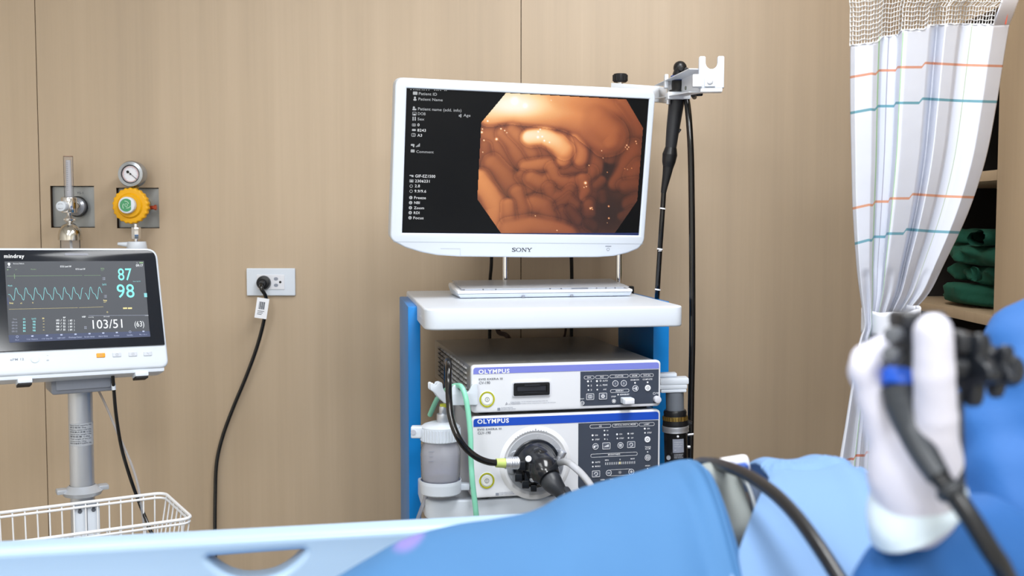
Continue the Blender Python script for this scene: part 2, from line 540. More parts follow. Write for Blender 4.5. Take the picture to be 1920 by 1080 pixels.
def outlet_plate(h, label, mark):
    cx, cz = (h[0] + h[1]) / 2, (h[2] + h[3]) / 2
    t = thing('gas_outlet_plate', label, 'wall outlet', Matrix.Translation((cx, YW + .0135, cz)), 'recessed gas outlet plates')
    wx, wz = (h[1] - h[0]) / 2 - .001, (h[3] - h[2]) / 2 - .001
    MB().plate(rrect(-wx, -wz, wx, wz, .004), -.004, 0, bevel=.0012).build('plate', ALUM, t)
    for x in (-wx * .62, wx * .62):
        MB().cyl((x, -.0035, 0), (x, -.006, 0), .0035, n=14, b=.0008).build('screw', STEEL, t)
    if mark: MB().text(mark, .008, wz * .62, cap=.006, d=-.0041, bold=.01).build('lettering', PRINT, t)
    return t
outlet_plate(holes[0], 'grey metal wall plate behind the clear flowmeter tube', 'YS-1')
outlet_plate(holes[1], 'grey metal wall plate behind the yellow regulator knob', None)

# --- oxygen flowmeter
S = 2.69 / F          # metres per photograph pixel about where these stand
o = at(130, 387, 2.69)
t = thing('oxygen_flowmeter', 'chrome oxygen flowmeter with upright clear tube and dome cap', 'flowmeter', Matrix.Translation(o))
mb = MB()
mb.cyl((0, 0, -12 * S), (0, 0, 17 * S), 14 * S, b=.002)
mb.cyl((0, 0, 3 * S), (.0, .035, 3 * S), 8 * S); mb.cyl((.0, .012, 1 * S), (-.002, .055, 1 * S), 11 * S, b=.001)
mb.build('body', CHROME, t)
MB().lathe([(0, 0), (15 * S, 0), (17 * S, .002), (17 * S, .012), (12 * S, .0175), (0, .0175)], 32, Matrix.Translation((-.003, .058, 0)) @ Matrix.Rotation(PI / 2, 4, 'X')).build('coupling', mat('coupling_ring', 'a9adb6', .3, metal=.5), t)
MB().lathe([(17.6 * S, 0), (20 * S, 0), (20 * S, .004), (17.6 * S, .004)], 32, Matrix.Translation((-.003, .0605, 0)) @ Matrix.Rotation(PI / 2, 4, 'X')).build('coupling_seal', BLACK, t)
mb = MB(); mb.lathe([(8.5 * S, 17 * S), (8.5 * S, 92 * S), (6 * S, 93 * S), (0, 93 * S)], 28); mb.build('flow_tube', CLEAR, t)
mb = MB(); mb.lathe([(0, 18 * S), (5.5 * S, 18 * S), (4.5 * S, 86 * S), (0, 86 * S)], 20); mb.build('scale_tube', clear_mat('frosted_tube', 'f0f0f4', .8, .6), t)
mb = MB()
for k in range(15): mb.rect(-1.6 * S, (30 + 3.6 * k) * S, 1.6 * S, (30.6 + 3.6 * k) * S, d=-5.5 * S, ext=.0002)
mb.build('scale_marks', PRINT, t)
MB().sph((0, -.001, 26 * S), 2.6 * S).build('float_ball', CHROME, t)
MB().lathe([(0, 92.5 * S), (8.7 * S, 92.5 * S), (8.7 * S, 93.8 * S), (0, 94 * S)], 24).build('tube_cap', mat('copper_ring', 'a98d7c', .4, metal=.3), t)
mb = MB(); mb.cyl((-4 * S, -12 * S, 0), (-5 * S, -28 * S, 0), 9.5 * S, b=.002); kn = mb.build('control_knob', WHITE, t)
mb = MB()
for s_ in (-1, 1):
    mb.line([((-5 + 5 * math.cos(a)) * S, (s_ * 2.5 + s_ * 2.2 * math.sin(a)) * S) for a in np.linspace(.4, 2.7, 8)], .0006, d=-28.05 * S)
mb.build('knob_marks', PRINT, kn)
mb = MB(); mb.lathe([(0, -36 * S), (4 * S, -36 * S), (4 * S, -30 * S), (7 * S, -29 * S), (9 * S, -26 * S), (9 * S, -23 * S), (6 * S, -20 * S), (4 * S, -17 * S), (5 * S, -12 * S), (0, -11 * S)], 24)
mb.cyl((-10 * S, 0, -24.5 * S), (10 * S, 0, -24.5 * S), 2.6 * S); mb.build('swivel_joint', CHROME, t)
mb = MB(); mb.lathe([(0, -30 * S), (6 * S, -31 * S), (14 * S, -36 * S), (19.5 * S, -45 * S), (21.5 * S, -54 * S), (21.5 * S, -63 * S), (20 * S, -63 * S), (19.5 * S, -54 * S), (13 * S, -39 * S), (0, -34 * S)], 40)
mb.build('dome_cap', mat('satin_chrome', 'd2cfc8', .14, metal=1.), t)
mb = MB(); mb.lathe([(17.5 * S, -55 * S), (18 * S, -150 * S), (15 * S, -170 * S), (0, -171 * S)], 32); mb.build('humidifier_bottle', CLEAR, t)
MB().tube([(0, 0, -50 * S), (2 * S, 0, -80 * S), (3 * S, 0, -120 * S), (3 * S, 0, -160 * S)], 2.6 * S, n=10).build('dip_tube', mat('milky_tube', 'd8dade', .3), t)

# --- vacuum regulator
o = at(249, 386, 2.70)
t = thing('vacuum_regulator', 'wall vacuum regulator with round gauge over scalloped yellow knob', 'regulator', Matrix.Translation(o))
mb = MB(); mb.cyl((0, .0, 0), (0, .062, 0), 20 * S, b=.002); mb.cyl((1 * S, .02, 20 * S), (1 * S, .02, 45 * S), 6 * S); mb.build('body', BRASS, t)
yel = [((34 - 1.1 * (1 + math.cos(22 * a)) * .8) * S * math.cos(a), (34 - 1.1 * (1 + math.cos(22 * a)) * .8) * S * math.sin(a)) for a in np.linspace(0, 2 * PI, 220, endpoint=False)]
YEL = mat('yellow_knob', 'e8ab0c', .45)
mb = MB(); mb.plate(yel, -.020, -.001, bevel=.004, seg=3); kn = mb.build('adjusting_knob', YEL, t)
mb = MB(); mb.lathe([(0, 0), (24 * S, 0), (21 * S, .006), (0, .006)], 40, Matrix.Translation((0, -.0195, 0)) @ Matrix.Rotation(PI / 2, 4, 'X')); mb.build('knob_boss', YEL, kn)
mb = MB(); mb.cyl((-1 * S, -.025, 1 * S), (-1.5 * S, -.040, 1 * S), 15.5 * S, b=.002, n=40); mb.build('knob_cap', WHITE, kn)
mb = MB(); mb.disc(-1.5 * S, 1 * S, 12 * S, d=-.0402, n=36); mb.build('knob_emblem', mat('green_disc', '4e9a6c', .5), kn)
mb = MB()
for q in range(3):
    a0 = q * 2.094 + .5
    mb.line([(-1.5 * S + (5 + 3 * k / 9) * S * math.cos(a0 + k * .16), 1 * S + (5 + 3 * k / 9) * S * math.sin(a0 + k * .16)) for k in range(10)], .0016, d=-.0405)
mb.ring(-1.5 * S, 1 * S, 3 * S, .001, d=-.0405); mb.build('emblem_print', mat('pale_green_print', 'b9d6c0', .5), kn)
g = V((0, -.002, 59 * S))
R = Matrix.Translation(g) @ Matrix.Rotation(PI / 2, 4, 'X')
mb = MB(); mb.lathe([(0, -.022), (21 * S, -.022), (24.5 * S, -.018), (25 * S, .004), (23 * S, .011), (17.5 * S, .012), (16.5 * S, .009)], 48, R); ga = mb.build('gauge', mat('gauge_case', 'aab0b8', .22, metal=.9), t)
mb = MB(); mb.lathe([(0, .0088), (17 * S, .0088)], 40, R); mb.build('dial_face', mat('dial_white', 'e6e7ee', .5), ga)
mb = MB(); mb.ring(0, 59 * S, 16.6 * S, .0016, d=-.0112); mb.build('dial_rim', mat('dial_dark', '2c2a2e', .4), ga)
mb = MB(); mb.ring(0, 59 * S, 14.4 * S, .0008, d=-.0112); mb.build('dial_band', mat('dial_red', 'b4553c', .5), ga)
mb = MB()
for k in range(28):
    a = math.radians(225 - k * 10); c_, s_ = math.cos(a), math.sin(a); L = (10.4 if k % 4 == 0 else 11.6) * S
    mb.line([(L * c_, 59 * S + L * s_), (12.8 * S * c_, 59 * S + 12.8 * S * s_)], .0004, d=-.0112)
mb.build('dial_marks', mat('dial_purple', '7a6c98', .5), ga)
mb = MB(); mb.line([(-6 * S, 64 * S), (0, 59.5 * S), (12.2 * S, 49 * S)], .0011, d=-.0122); mb.disc(-5 * S, 63.2 * S, 2.6 * S, d=-.0122); mb.disc(0, 59.2 * S, 1.7 * S, d=-.0124); mb.build('needle', BLACK, ga)
mb = MB(); mb.cyl((30 * S, .01, -3 * S), (41 * S, .01, -3 * S), 3.6 * S, b=.0008); mb.cyl((38 * S, .01, -3 * S), (42 * S, .01, -3 * S), 5 * S, n=6); mb.build('red_fitting', mat('red_metal', 'a8452c', .3, metal=.5), t)
mb = MB(); mb.cyl((2 * S, .012, -34 * S), (2 * S, .012, -42 * S), 4.5 * S); mb.cyl((2 * S, .012, -40 * S), (2 * S, .012, -62 * S), 9 * S, n=8, b=.001); mb.cyl((2 * S, .012, -62 * S), (2 * S, .012, -70 * S), 4 * S); mb.build('hex_nut', CHROME, t)
mb = MB(); mb.cyl((3 * S, .012, -67 * S), (3 * S, .012, -82 * S), 17 * S, 19 * S, b=.002); mb.cyl((-10 * S, .010, -73 * S), (-32 * S, .008, -71.5 * S), 5.5 * S, 3 * S, b=.001); mb.build('hose_port', WHITE, t)

# --- wall socket, plug and cord
o = at(509, 528.5, YW)
t = thing('wall_socket', 'white wall socket plate holding the black plug', 'socket', Matrix.Translation(o))
ks = YW / F
MB().plate(rrect(-45.5 * ks, -25.7 * ks, 45.5 * ks, 25.7 * ks, .0025), -.008, 0, bevel=.002).build('plate', WHITE, t)
MB().plate(rrect(-26 * ks, -14 * ks, 26 * ks, 14 * ks, .002), -.0095, -.0079, bevel=.0006).build('socket_face', mat('socket_white', 'e3e5ec', .4), t)
mb = MB()
mb.plate(rrect(6 * ks, 3 * ks, 14 * ks, 9 * ks, .004), -.0098, -.0094); mb.plate(rrect(6 * ks, -9 * ks, 14 * ks, -3 * ks, .004), -.0098, -.0094); mb.build('slot', GPRINT, t)
MB().disc(18 * ks, 0, 2.3 * ks, d=-.0094, ext=.0005).build('earth_hole', BLACK, t)
p0 = at(495, 530, YW - .0100)
t = thing('power_cord', 'black power cord hanging from the wall socket with a paper tag', 'cord', Matrix.Translation(p0))
mb = MB(); mb.cyl((0, 0, 0), (0, -.014, 0), 13.5 * ks, 12.5 * ks, b=.003); mb.cyl((0, -.013, 0), (0.001, -.03, -.002), 7.5 * ks, 5 * ks, b=.002); mb.build('plug', BLACK, t)
MB().ring(0, 0, 7 * ks, .0022, d=-.0142, ext=.001).build('plug_ring', mat('plug_rim', 'b9b4a4', .5), t)
cp = [(0, 0, 0)]
pts = [(0, -.022, 0), (.001, -.036, -.012)] + [tuple(at(x, y, YW - d) - p0) for x, y, d in ((499, 560, .04), (495, 600, .035), (482, 650, .028), (462, 705, .02), (437, 765, .013), (417, 820, .010), (406, 870, .010), (403.5, 930, .012), (403, 1000, .015), (403.5, 1060, .02), (404, 1160, .03), (400, 1300, .05), (420, 1450, .12))]
mb = MB(); mb.tube(pts, 3.6 * ks, n=10); mb.build('cord', BLACKG, t)
a = at(491, 578, YW - .046) - p0
TM = Matrix.Translation(a) @ Matrix.Rotation(.16, 4, 'Y') @ Matrix.Rotation(.15, 4, 'Z')
mb = MB(); mb.box((0, 0, 0), (22 * ks, .0006, 38 * ks), M=TM); tg = mb.build('paper_tag', WPRINT, t)
mb = MB()
for k in range(7): mb.rect((-6 + k * 1.6) * ks, -2 * ks, (-5.2 + k * 1.6 + (k % 2) * .5) * ks, 12 * ks, d=-.0004, ext=.0002, M=TM)
for k in range(3): mb.rect(-7 * ks, (-6 - 3 * k) * ks, (5 - 2 * k) * ks, (-5 - 3 * k) * ks, d=-.0004, ext=.0002, M=TM)
mb.build('tag_print', PRINT, tg)
# ================================================================== patient monitor on its pole stand
PM = frame((-.850, 2.153, 1.242), math.radians(33.1), math.radians(-16.7), math.radians(1.0))
def pm(px, py, d=0.): return on(PM, px, py, d)
t = thing('patient_monitor', 'white patient vital signs monitor with dark screen showing 87 and 98', 'patient monitor', PM)
SX, SZ = .1305, .079     # screen half size
TX, TZ = .161, .118      # body half width, top
BZ = pm(300, 689)[1]     # bottom of the front
GZ = pm(302, 646)[1]     # where the glass ends
mb = MB()
body = round_poly([(-TX - .004, BZ), (TX + .004, BZ), (TX, TZ - .010), (-TX, TZ - .010)], [.018, .018, .024, .024], 8)
mb.plate(body, .006, .030, bevel=.006, seg=3)
back = round_poly([(-TX + .02, BZ + .012), (TX - .02, BZ + .012), (TX - .022, TZ - .03), (-TX + .022, TZ - .03)], .02, 6)
mb.plate(back, .028, .075, bevel=.01, seg=3)
mb.box2((-TX + .004, .010, BZ - .007), (TX - .004, .060, BZ + .016), b=.005)
mb.build('housing', WHITE, t)
gl = round_poly([(-TX + .004, GZ), (TX - .002, GZ), (TX - .006, TZ - .016), (-TX + .006, TZ - .016)], [.001, .001, .018, .018], 8)
mb = MB(); mb.plate(gl, .0025, .008, bevel=.0008); mb.build('front_glass', mat('black_glass', '1c2028', .12, spec=.35), t)
SCR = mat('monitor_screen_glow', (.050, .058, .074), emit=1.2)
mb = MB(); mb.rect(-SX, -SZ, SX, SZ, d=.0026, ext=.0006); scr = mb.build('screen', SCR, t)
D = .0019
CY = mat('readout_cyan', (.20, .80, .74), emit=1.35); CYD = mat('readout_cyan_line', (.22, .62, .66), emit=1.2)
GR = mat('readout_green', (.25, .42, .22), emit=1.); YE = mat('readout_yellow', (.85, .72, .30), emit=1.2)
WH = mat('readout_white', (.86, .90, .94), emit=1.2); BL = mat('readout_blue', (.20, .32, .62), emit=1.); GY = mat('readout_grey', (.36, .40, .52), emit=1.)
def Z(x, y): return (x / 4.155, 460 + y / 4.155)       # zoom pixel -> photograph pixel
def T(mb, s, zx, zy, zw, zh, bold=0., shear=0.):
    """text: zoom-pixel left/baseline, width, cap height"""
    x0, z0 = pm(*Z(zx, zy), D); x1, _ = pm(*Z(zx + zw, zy), D); _, z1 = pm(*Z(zx, zy - zh), D)
    mb.text(s, x0, z0, w=x1 - x0, cap=abs(z1 - z0), d=D, bold=bold, shear=shear)
def P(zx, zy): return pm(*Z(zx, zy), D)
mb = MB(); T(mb, '87', 922, 272, 108, 92, .004); mb.build('pulse_rate_text', CY, scr)
mb = MB(); T(mb, '98', 914, 408, 136, 104, .004); mb.build('oxygen_text', CY, scr)
mb = MB(); T(mb, '103/51', 724, 650, 232, 68, .0); mb.build('blood_pressure_text', WH, scr)
mb = MB(); T(mb, '(63)', 1050, 634, 74, 42); mb.build('mean_pressure_text', WH, scr)
mb = MB(); T(mb, '09:17', 1060, 166, 54, 18, .01); mb.build('clock_text', WH, scr)
mb = MB()
T(mb, 'ECG Lead Off', 470, 171, 86, 13, .01); T(mb, 'ECG Lead Off', 590, 191, 74, 12, .01); mb.build('alarm_text', WH, scr)
mb = MB()
for q, (a, b, c) in enumerate((('103', '51', '63'), ('99', '52', '62'), ('106', '53', '64'), ('109', '50', '64'))):
    y = 592 + q * 24
    T(mb, a, 438, y, 24, 14, .03); T(mb, '/', 472, y, 10, 16); T(mb, b, 493, y, 16, 14, .03); T(mb, '(', 533, y, 5, 14); T(mb, c, 545, y, 18, 14, .03); T(mb, ')', 576, y, 5, 14)
T(mb, 'BP', 493, 568, 18, 11, .02); mb.build('history_text', WH, scr)
mb = MB(); T(mb, 'NIBP', 640, 563, 28, 12, .02); T(mb, 'Adult', 56, 174, 30, 9); T(mb, 'Factory Default', 104, 147, 84, 9)
T(mb, 'mmHg', 688, 563, 42, 7); T(mb, '09:16:25', 808, 559, 46, 7); T(mb, '5 min', 1130, 550, 26, 7); T(mb, 'Time', 1062, 140, 12, 6)
x, z = P(70, 145); mb.disc(x, z, .0024, d=D); mb.rect(x - .0012, z - .004, x + .0012, z, d=D)
mb.build('white_text', WH, scr)
mb = MB()
def pleth(mins, lead, tail):
    out = list(lead)
    for a, b in zip(mins, mins[1:]):
        w = b - a
        out += [(a + w * u, 428 - h - (a - 106) * .012) for u, h in ((0, 0), (.06, 12), (.12, 52), (.17, 88), (.22, 96), (.30, 90), (.44, 58), (.54, 48), (.66, 43), (.78, 34), (.9, 10))]
    return [(p.x, p.z) for p in catmull([V((*P(*q), 0)).xzy for q in out + list(tail)], 3)]
mb.line(pleth([106, 183, 258, 333, 409, 484, 556, 627], [(64, 383), (76, 384), (88, 398), (98, 420)], [(627, 415), (636, 350), (641, 332), (647, 334)]), .0008, d=D)
mb.line(pleth([689, 760], [(662, 372), (672, 380), (682, 402)], [(760, 415), (768, 340), (774, 325), (782, 338), (795, 370)]), .0008, d=D)
mb.build('pleth_wave_line', CYD, scr)
mb = MB()
T(mb, 'Pleth', 62, 320, 34, 11, .01); T(mb, 'SpO2', 797, 311, 32, 13, .01); T(mb, 'Sens SpO2', 1036, 285, 58, 8)
T(mb, 'HR', 180, 580, 18, 12, .03); T(mb, 'SpO2', 246, 578, 36, 12, .01)
for q, (a, b) in enumerate((('89', '98'), ('86', '98'), ('88', '95'), ('86', '98'))):
    T(mb, a, 180, 605 + q * 23, 20, 14, .04); T(mb, b, 255, 602 + q * 23, 22, 14, .04)
a, b = P(1124, 404), P(1144, 372); mb.rect(a[0], a[1], b[0], b[1], d=D)
mb.build('pleth_text', CYD, scr)
mb = MB()
mb.line([P(54, 240), P(640, 235)], .0005, d=D); mb.line([P(655, 235), P(784, 234)], .0005, d=D)
mb.line([P(112, 222), P(114, 260)], .0008, d=D); mb.build('ecg_line', GR, scr)
mb = MB(); T(mb, 'x1', 118, 192, 14, 9); T(mb, 'ECG', 786, 188, 26, 12, .02); T(mb, '1mV', 788, 200, 18, 7); T(mb, 'Monitor', 240, 191, 44, 9)
a = P(60, 190); mb.plate([(a[0] - .001, a[1] - .0015), (a[0] + .002, a[1]), (a[0] - .001, a[1] + .0015)], D - .0003, D); a, b = P(1086, 141), P(1114, 130); mb.rect(a[0], a[1], b[0], b[1], d=D)
mb.build('ecg_text', GR, scr)
mb = MB()
mb.line([P(70, 498), P(605, 486)], .0003, d=D); mb.line([P(614, 486), P(805, 479)], .0003, d=D); mb.build('resp_line', YE, scr)
mb = MB()
for x in (959, 997):
    a, b = P(x, 496), P(x + 31, 484); mb.rect(a[0], a[1], b[0], b[1], d=D)
T(mb, 'Resp', 74, 455, 30, 11, .02); T(mb, 'x2', 157, 455, 15, 9, .02); T(mb, 'II', 252, 452, 7, 9, .02); T(mb, 'Resp', 806, 434, 28, 11, .02); T(mb, 'rpm', 808, 445, 18, 7); T(mb, '0', 832, 526, 10, 12)
T(mb, 'RR', 330, 575, 16, 11, .03)
for q in range(4): a, b = P(334, 592 + q * 23), P(346, 589 + q * 23); mb.rect(a[0], a[1], b[0], b[1], d=D)
mb.build('resp_text', YE, scr)
mb = MB()
for q, s_ in enumerate(('09:16', '09:16', '09:14', '09:12')): T(mb, s_, 93, 607 + q * 23.5, 42, 13)
T(mb, 'Time', 100, 581, 32, 11)
for x, y in ((800, 258), (800, 270), (812, 396), (812, 408), (656, 640), (656, 652)): T(mb, '100' if y < 600 else '90', x, y, 20, 9, .03)
a, b = P(690, 548), P(1156, 544); mb.line([a, b], .0006, d=D)
mb.build('grey_text', GY, scr)
mb = MB()
a, b, c, d_ = P(74, 758), P(1172, 710), P(1166, 668), P(66, 700)
mb.plate([a, b, c, d_], D - .0001, D + .0003); a, b = P(58, 462), P(66, 406); mb.rect(a[0], a[1], b[0], b[1], d=D)
mb.build('menu_bar', mat('menu_blue', (.045, .065, .15), emit=1.1), scr)
mb = MB()
for k, (x, s_, w_) in enumerate(((134, 'Mute', 30), (252, 'NIBP Measure', 88), (366, 'NIBP Stop All', 82), (478, 'NIBP STAT', 62), (588, 'Discharge Patient', 102), (697, 'Screen Setup', 78), (804, 'Alarm Setup', 72), (910, 'Review', 40), (1013, 'Standby', 46), (1117, 'Main Menu', 60))):
    y = 742 - (x - 134) * .043
    T(mb, s_, x - w_ / 2, y, w_, 10, .01)
    q = P(x, y - 30)
    if k in (0, 8): mb.ring(q[0], q[1], .0022, .0005, d=D - .0003)
    else: mb.plate(rrect(q[0] - .002, q[1] - .0014, q[0] + .002, q[1] + .0012, .0006), D - .0006, D - .0003)
mb.build('menu_text', mat('menu_text', (.55, .62, .85), emit=1.), scr)
# lettering and keys on the body
mb = MB(); x0, z0 = pm(*Z(32, 98), .0024); x1, z1 = pm(*Z(188, 70), .0024)
mb.text('mindray', x0, z0, w=x1 - x0, cap=.0072, d=.0024, bold=.022); mb.build('brand_lettering', WPRINT, t)
a, b = pm(*Z(503, 78), .0024), pm(*Z(686, 62), .0024)
MB().plate(rrect(a[0], a[1], b[0], b[1], .002), .0018, .0026).build('alarm_lamp', mat('lamp_grey', '8d8f9b', .4), t)
FD = .0058
KEYW = mat('key_pale_grey', 'ccd2dc', .4)
mb = MB(); x0, z0 = pm(*Z(80, 900), FD); x1, _ = pm(*Z(187, 900), FD); mb.text('ePM 12', x0, z0, w=x1 - x0, cap=.0044, d=FD, bold=.012)
a = pm(*Z(372, 896), FD); mb.rframe(a[0] - .002, a[1] - .001, a[0] + .002, a[1] + .001, .001, .0004, d=FD); a = pm(*Z(370, 858), FD); mb.line([(a[0] - .001, a[1] + .0005), (a[0] + .0015, a[1] - .0005)], .0004, d=FD)
mb.build('model_lettering', GPRINT, t)
a = pm(*Z(272, 886), FD); mb = MB(); mb.disc(a[0], a[1], .0072, d=FD + .001, ext=.0022); mb.build('power_button', mat('pale_key', 'd9eaf2', .4), t)
for k, x in enumerate((785, 910, 1034, 1151)):
    a = pm(*Z(x, 857 - k * 4.5), FD); mb = MB(); mb.plate(rrect(a[0] - .0082, a[1] - .0044, a[0] + .0082, a[1] + .0044, .0016), FD - .0014, FD + .001, bevel=.0006)
    kb = mb.build('key', mat('key_orange', 'f2a126', .4) if k == 0 else KEYW, t, label='orange alarm key' if k == 0 else None)
    mb = MB()
    if k < 3: mb.rframe(a[0] - .0022, a[1] - .0022, a[0] + .0022, a[1] + .002, .0006, .0004, d=FD - .0014)
    else: mb.line([(a[0] - .002, a[1] + .0015), (a[0], a[1] - .0003), (a[0] + .002, a[1] - .0015)], .0006, d=FD - .0014)
    mb.build('key_symbol', GPRINT, kb)
for px in (184, 1090):
    a = pm(*Z(px, 1000 if px < 500 else 950), .02)
    mb = MB(); mb.box((a[0], .022, BZ - .009), (.026, .030, .010), b=.002); ft = mb.build('foot', WHITE, t)
    mb = MB(); mb.box((a[0], .022, BZ - .0155), (.024, .028, .005), b=.001); mb.build('foot_pad', BLACKM, ft)

# --- the stand
px_, py_ = -.873, 2.203
BASK = math.radians(30.5)
t = thing('monitor_stand', 'brushed steel pole stand with wire basket under the patient monitor', 'stand', Matrix.Translation((px_, py_, 0)) @ Matrix.Rotation(BASK, 4, 'Z'))
ztop = 1.078
mb = MB(); mb.cyl((0, 0, .06), (0, 0, ztop), .0235, n=40); mb.build('pole', STEEL, t)
mb = MB(); mb.lathe([(.024, .845), (.036, .842), (.040, .850), (.030, .858), (.0245, .862)], 36); mb.box((-.040, 0, .853), (.020, .024, .010), b=.003); mb.box((.040, 0, .853), (.020, .024, .010), b=.003)
mb.build('collar', mat('collar_grey', 'b9bec6', .35, metal=.3), t)
mb = MB(); mb.plate(rrect(-.060, 1.056, .060, 1.096, .006), -.046, .035, bevel=.003); br = mb.build('mount_bracket', GREYP, t)
mb = MB(); mb.plate(rrect(-.051, 1.064, .051, 1.096, .002), -.049, -.045, bevel=.0015); mb.build('release_lever', mat('lever_grey', '9aa0ae', .4), br)
mb = MB(); mb.box2((-.088, -.040, 1.092), (.088, .03, 1.106), b=.002); mb.build('rail_plate', mat('rail_grey', 'b4b8c0', .4), br)
# sticker bent round the pole
def stick(u, v):
    a = -PI / 2 + (u - .5) * 2.5
    return V((.0238 * math.cos(a), .0238 * math.sin(a), .945 + v * .046))
mb = MB(); mb.grid(stick, 20, 4); st = mb.build('pole_sticker', mat('silver_sticker', 'bfc4cc', .4, metal=.4), t)
mb = MB()
for r_, s_ in enumerate(('Rated load capacity 5kg', '额定载荷 5kg', 'Maximum basket Load 2.5kg', '篮筐最大承重 2.5kg', 'Utensil box weight 1.0kg', '置物盒重 1.0kg', 'Total weight of the cart', 'accessories 10kg', '推车总重量不含附件 10kg')):
    tmp = MB(); tmp.text(s_, 0, 0, cap=.0024, w=min(.046, .0021 * len(s_) * (2 if ord(s_[0]) > 255 else 1)), ext=0)
    for v_ in tmp.bm.verts:
        a = -PI / 2 - 1.15 + v_.co.x / .0241
        z_ = .9865 - r_ * .0046 + v_.co.z
        v_.co = V((.02405 * math.cos(a), .02405 * math.sin(a), z_))
    me = bpy.data.meshes.new('x'); tmp.bm.to_mesh(me); tmp.bm.free(); mb.bm.from_mesh(me)
mb.build('sticker_lettering', PRINT, st)
# basket
WIRE = mat('white_wire', 'f0f2f6', .3)
bz, bd, bw = .833, .228, .155
zb = bz - .115
y0 = -.034
mb = MB(); WR = .0032; BX = .09
def ringpts(w, f, b, z, r=.022):
    return [(x, y, z) for x, y in rrect(-w - BX, f, w, b, r, 5)]
yb, yf = y0, y0 - bd
mb.tube(ringpts(bw, yf, yb, bz), WR, n=8, smooth=False, closed=True)
mb.tube(ringpts(bw - .001, yf + .001, yb - .001, bz - .0085), WR * .8, n=8, smooth=False, closed=True)
bk = mb.build('basket', WIRE, t)
mb = MB()
mb.tube(ringpts(bw - .018, yf + .012, yb - .002, zb), WR, n=8, smooth=False, closed=True)
n = 17
for k in range(n):
    x = -bw - BX + .02 + (2 * bw + BX - .04) * k / (n - 1); x2 = x * .985
    for yy, y2 in ((yb, yb - .002), (yf, yf + .012)):
        mb.tube([(x, yy, bz), (x2, y2, zb)], .0016, n=6, smooth=False)
    mb.tube([(x2, yf + .012, zb), (x2, yb - .002, zb)], .0016, n=6, smooth=False)
for k in range(7):
    y = yf + .02 + (bd - .04) * k / 6
    for sx in (-1, 1):
        mb.tube([(sx * bw - (BX if sx < 0 else 0), y, bz), (sx * (bw - .018) - (BX if sx < 0 else 0), y + .004, zb)], .0016, n=6, smooth=False)
for yy in (-.07, -.15):
    mb.tube([(-bw - BX + .018, y0 + yy, zb), (bw - .018, y0 + yy, zb)], .0016, n=6, smooth=False)
mb.build('basket_wires', WIRE, bk)
KHM = mat('keyhole_grey', '6f7580', .4, metal=.5)
for x in (-.0225, .0035):
    mb = MB(); mb.plate(rrect(x, bz - .075, x + .0235, bz - .004, .002), yb + .004, yb + .006); pl = mb.build('hanging_plate', WHITE, bk)
    mb = MB(); mb.plate(circ(x + .012, bz - .018, .0042, 18), yb + .0030, yb + .0042); mb.plate(circ(x + .012, bz - .013, .0028, 14), yb + .0030, yb + .0042); mb.build('keyhole', KHM, pl); MB().plate(circ(x + .012, bz - .063, .0022, 14), yb + .0030, yb + .0042).build('screw_hole', KHM, pl)
# base on castors
mb = MB(); mb.lathe([(0, .075), (.05, .075), (.06, .1), (.03, .12), (0, .12)], 28)
for k in range(5):
    a = 2 * PI * k / 5 + .3; c_, s_ = math.cos(a), math.sin(a)
    mb.tube([(0, 0, .095), (.14 * c_, .14 * s_, .085), (.26 * c_, .26 * s_, .07)], [.022, .02, .014], n=10)
mb.build('base', OFFW, t)
for k in range(5):
    a = 2 * PI * k / 5 + .3; c_, s_ = math.cos(a) * .26, math.sin(a) * .26
    mb = MB(); mb.cyl((c_, s_ - .012, .03), (c_, s_ + .012, .03), .03, b=.005); mb.cyl((c_, s_, .03), (c_, s_, .075), .008); mb.build('castor', BLACKM, t)

# cables leaving the monitor
A = at(211, 700, 2.17)
pts = [A] + [at(x, y, d) for x, y, d in ((213, 725, 2.18), (218, 780, 2.2), (228, 840, 2.22), (244, 895, 2.24), (262, 945, 2.24), (278, 985, 2.22), (300, 1050, 2.2), (310, 1200, 2.15), (300, 1500, 2.15))]
t = thing('monitor_cable', 'black cable with a white band hanging under the patient monitor', 'cable', Matrix.Translation(A))
mb = MB(); mb.tube([p - A for p in pts], .0036, n=10); mb.build('cord', BLACKG, t)
mb = MB(); mb.cyl(at(212.5, 719, 2.18) - A, at(213.5, 731, 2.18) - A, .0042, n=14); mb.build('band', WHITE, t)
pts = [at(x, y, 2.23) for x, y in ((176, 716), (196, 755), (222, 815), (243, 862), (256, 900), (264, 940), (270, 985), (285, 1060), (290, 1300))]
mb = MB(); mb.tube([p - pts[0] for p in pts], .0026, n=8); ob = mb.build('clear_tubing', CLEARTUBE); ob.location = pts[0]
tag(ob, 'thin clear tubing drooping beside the black monitor cable', 'tubing')
# ================================================================== the large endoscopy display
SM = frame((.0331, 2.3635, 1.5162), math.radians(14.87), math.radians(8.48), math.radians(.8))
def sm(px, py, d=0.): return on(SM, px, py, d)
t = thing('display_monitor', 'large white flat display showing an orange endoscopy picture', 'monitor', SM)
HX, HZ = .2655, .1495
ax = [sm(741, 147), sm(1229, 166.5), sm(1208.5, 457), sm(735, 452.5)]
chin = [sm(x, y) for x, y in ((1208.5, 455), (1196, 466), (1176, 474), (1150, 480), (1120, 482), (1000, 482.5), (860, 481), (820, 478.5), (790, 473), (760, 464), (735, 452))]
xl, xr, zt = ax[0][0], ax[1][0], (ax[0][1] + ax[1][1]) / 2
zb_ = (ax[2][1] + ax[3][1]) / 2
out = round_poly([(xl, zt), (xl - .001, zb_ + .004)] + [(p[0], p[1]) for p in chin[::-1][1:-1]] + [(xr, zb_ + .004), (xr, zt)], [.02, .012] + [.004] * 9 + [.012, .02], 6)
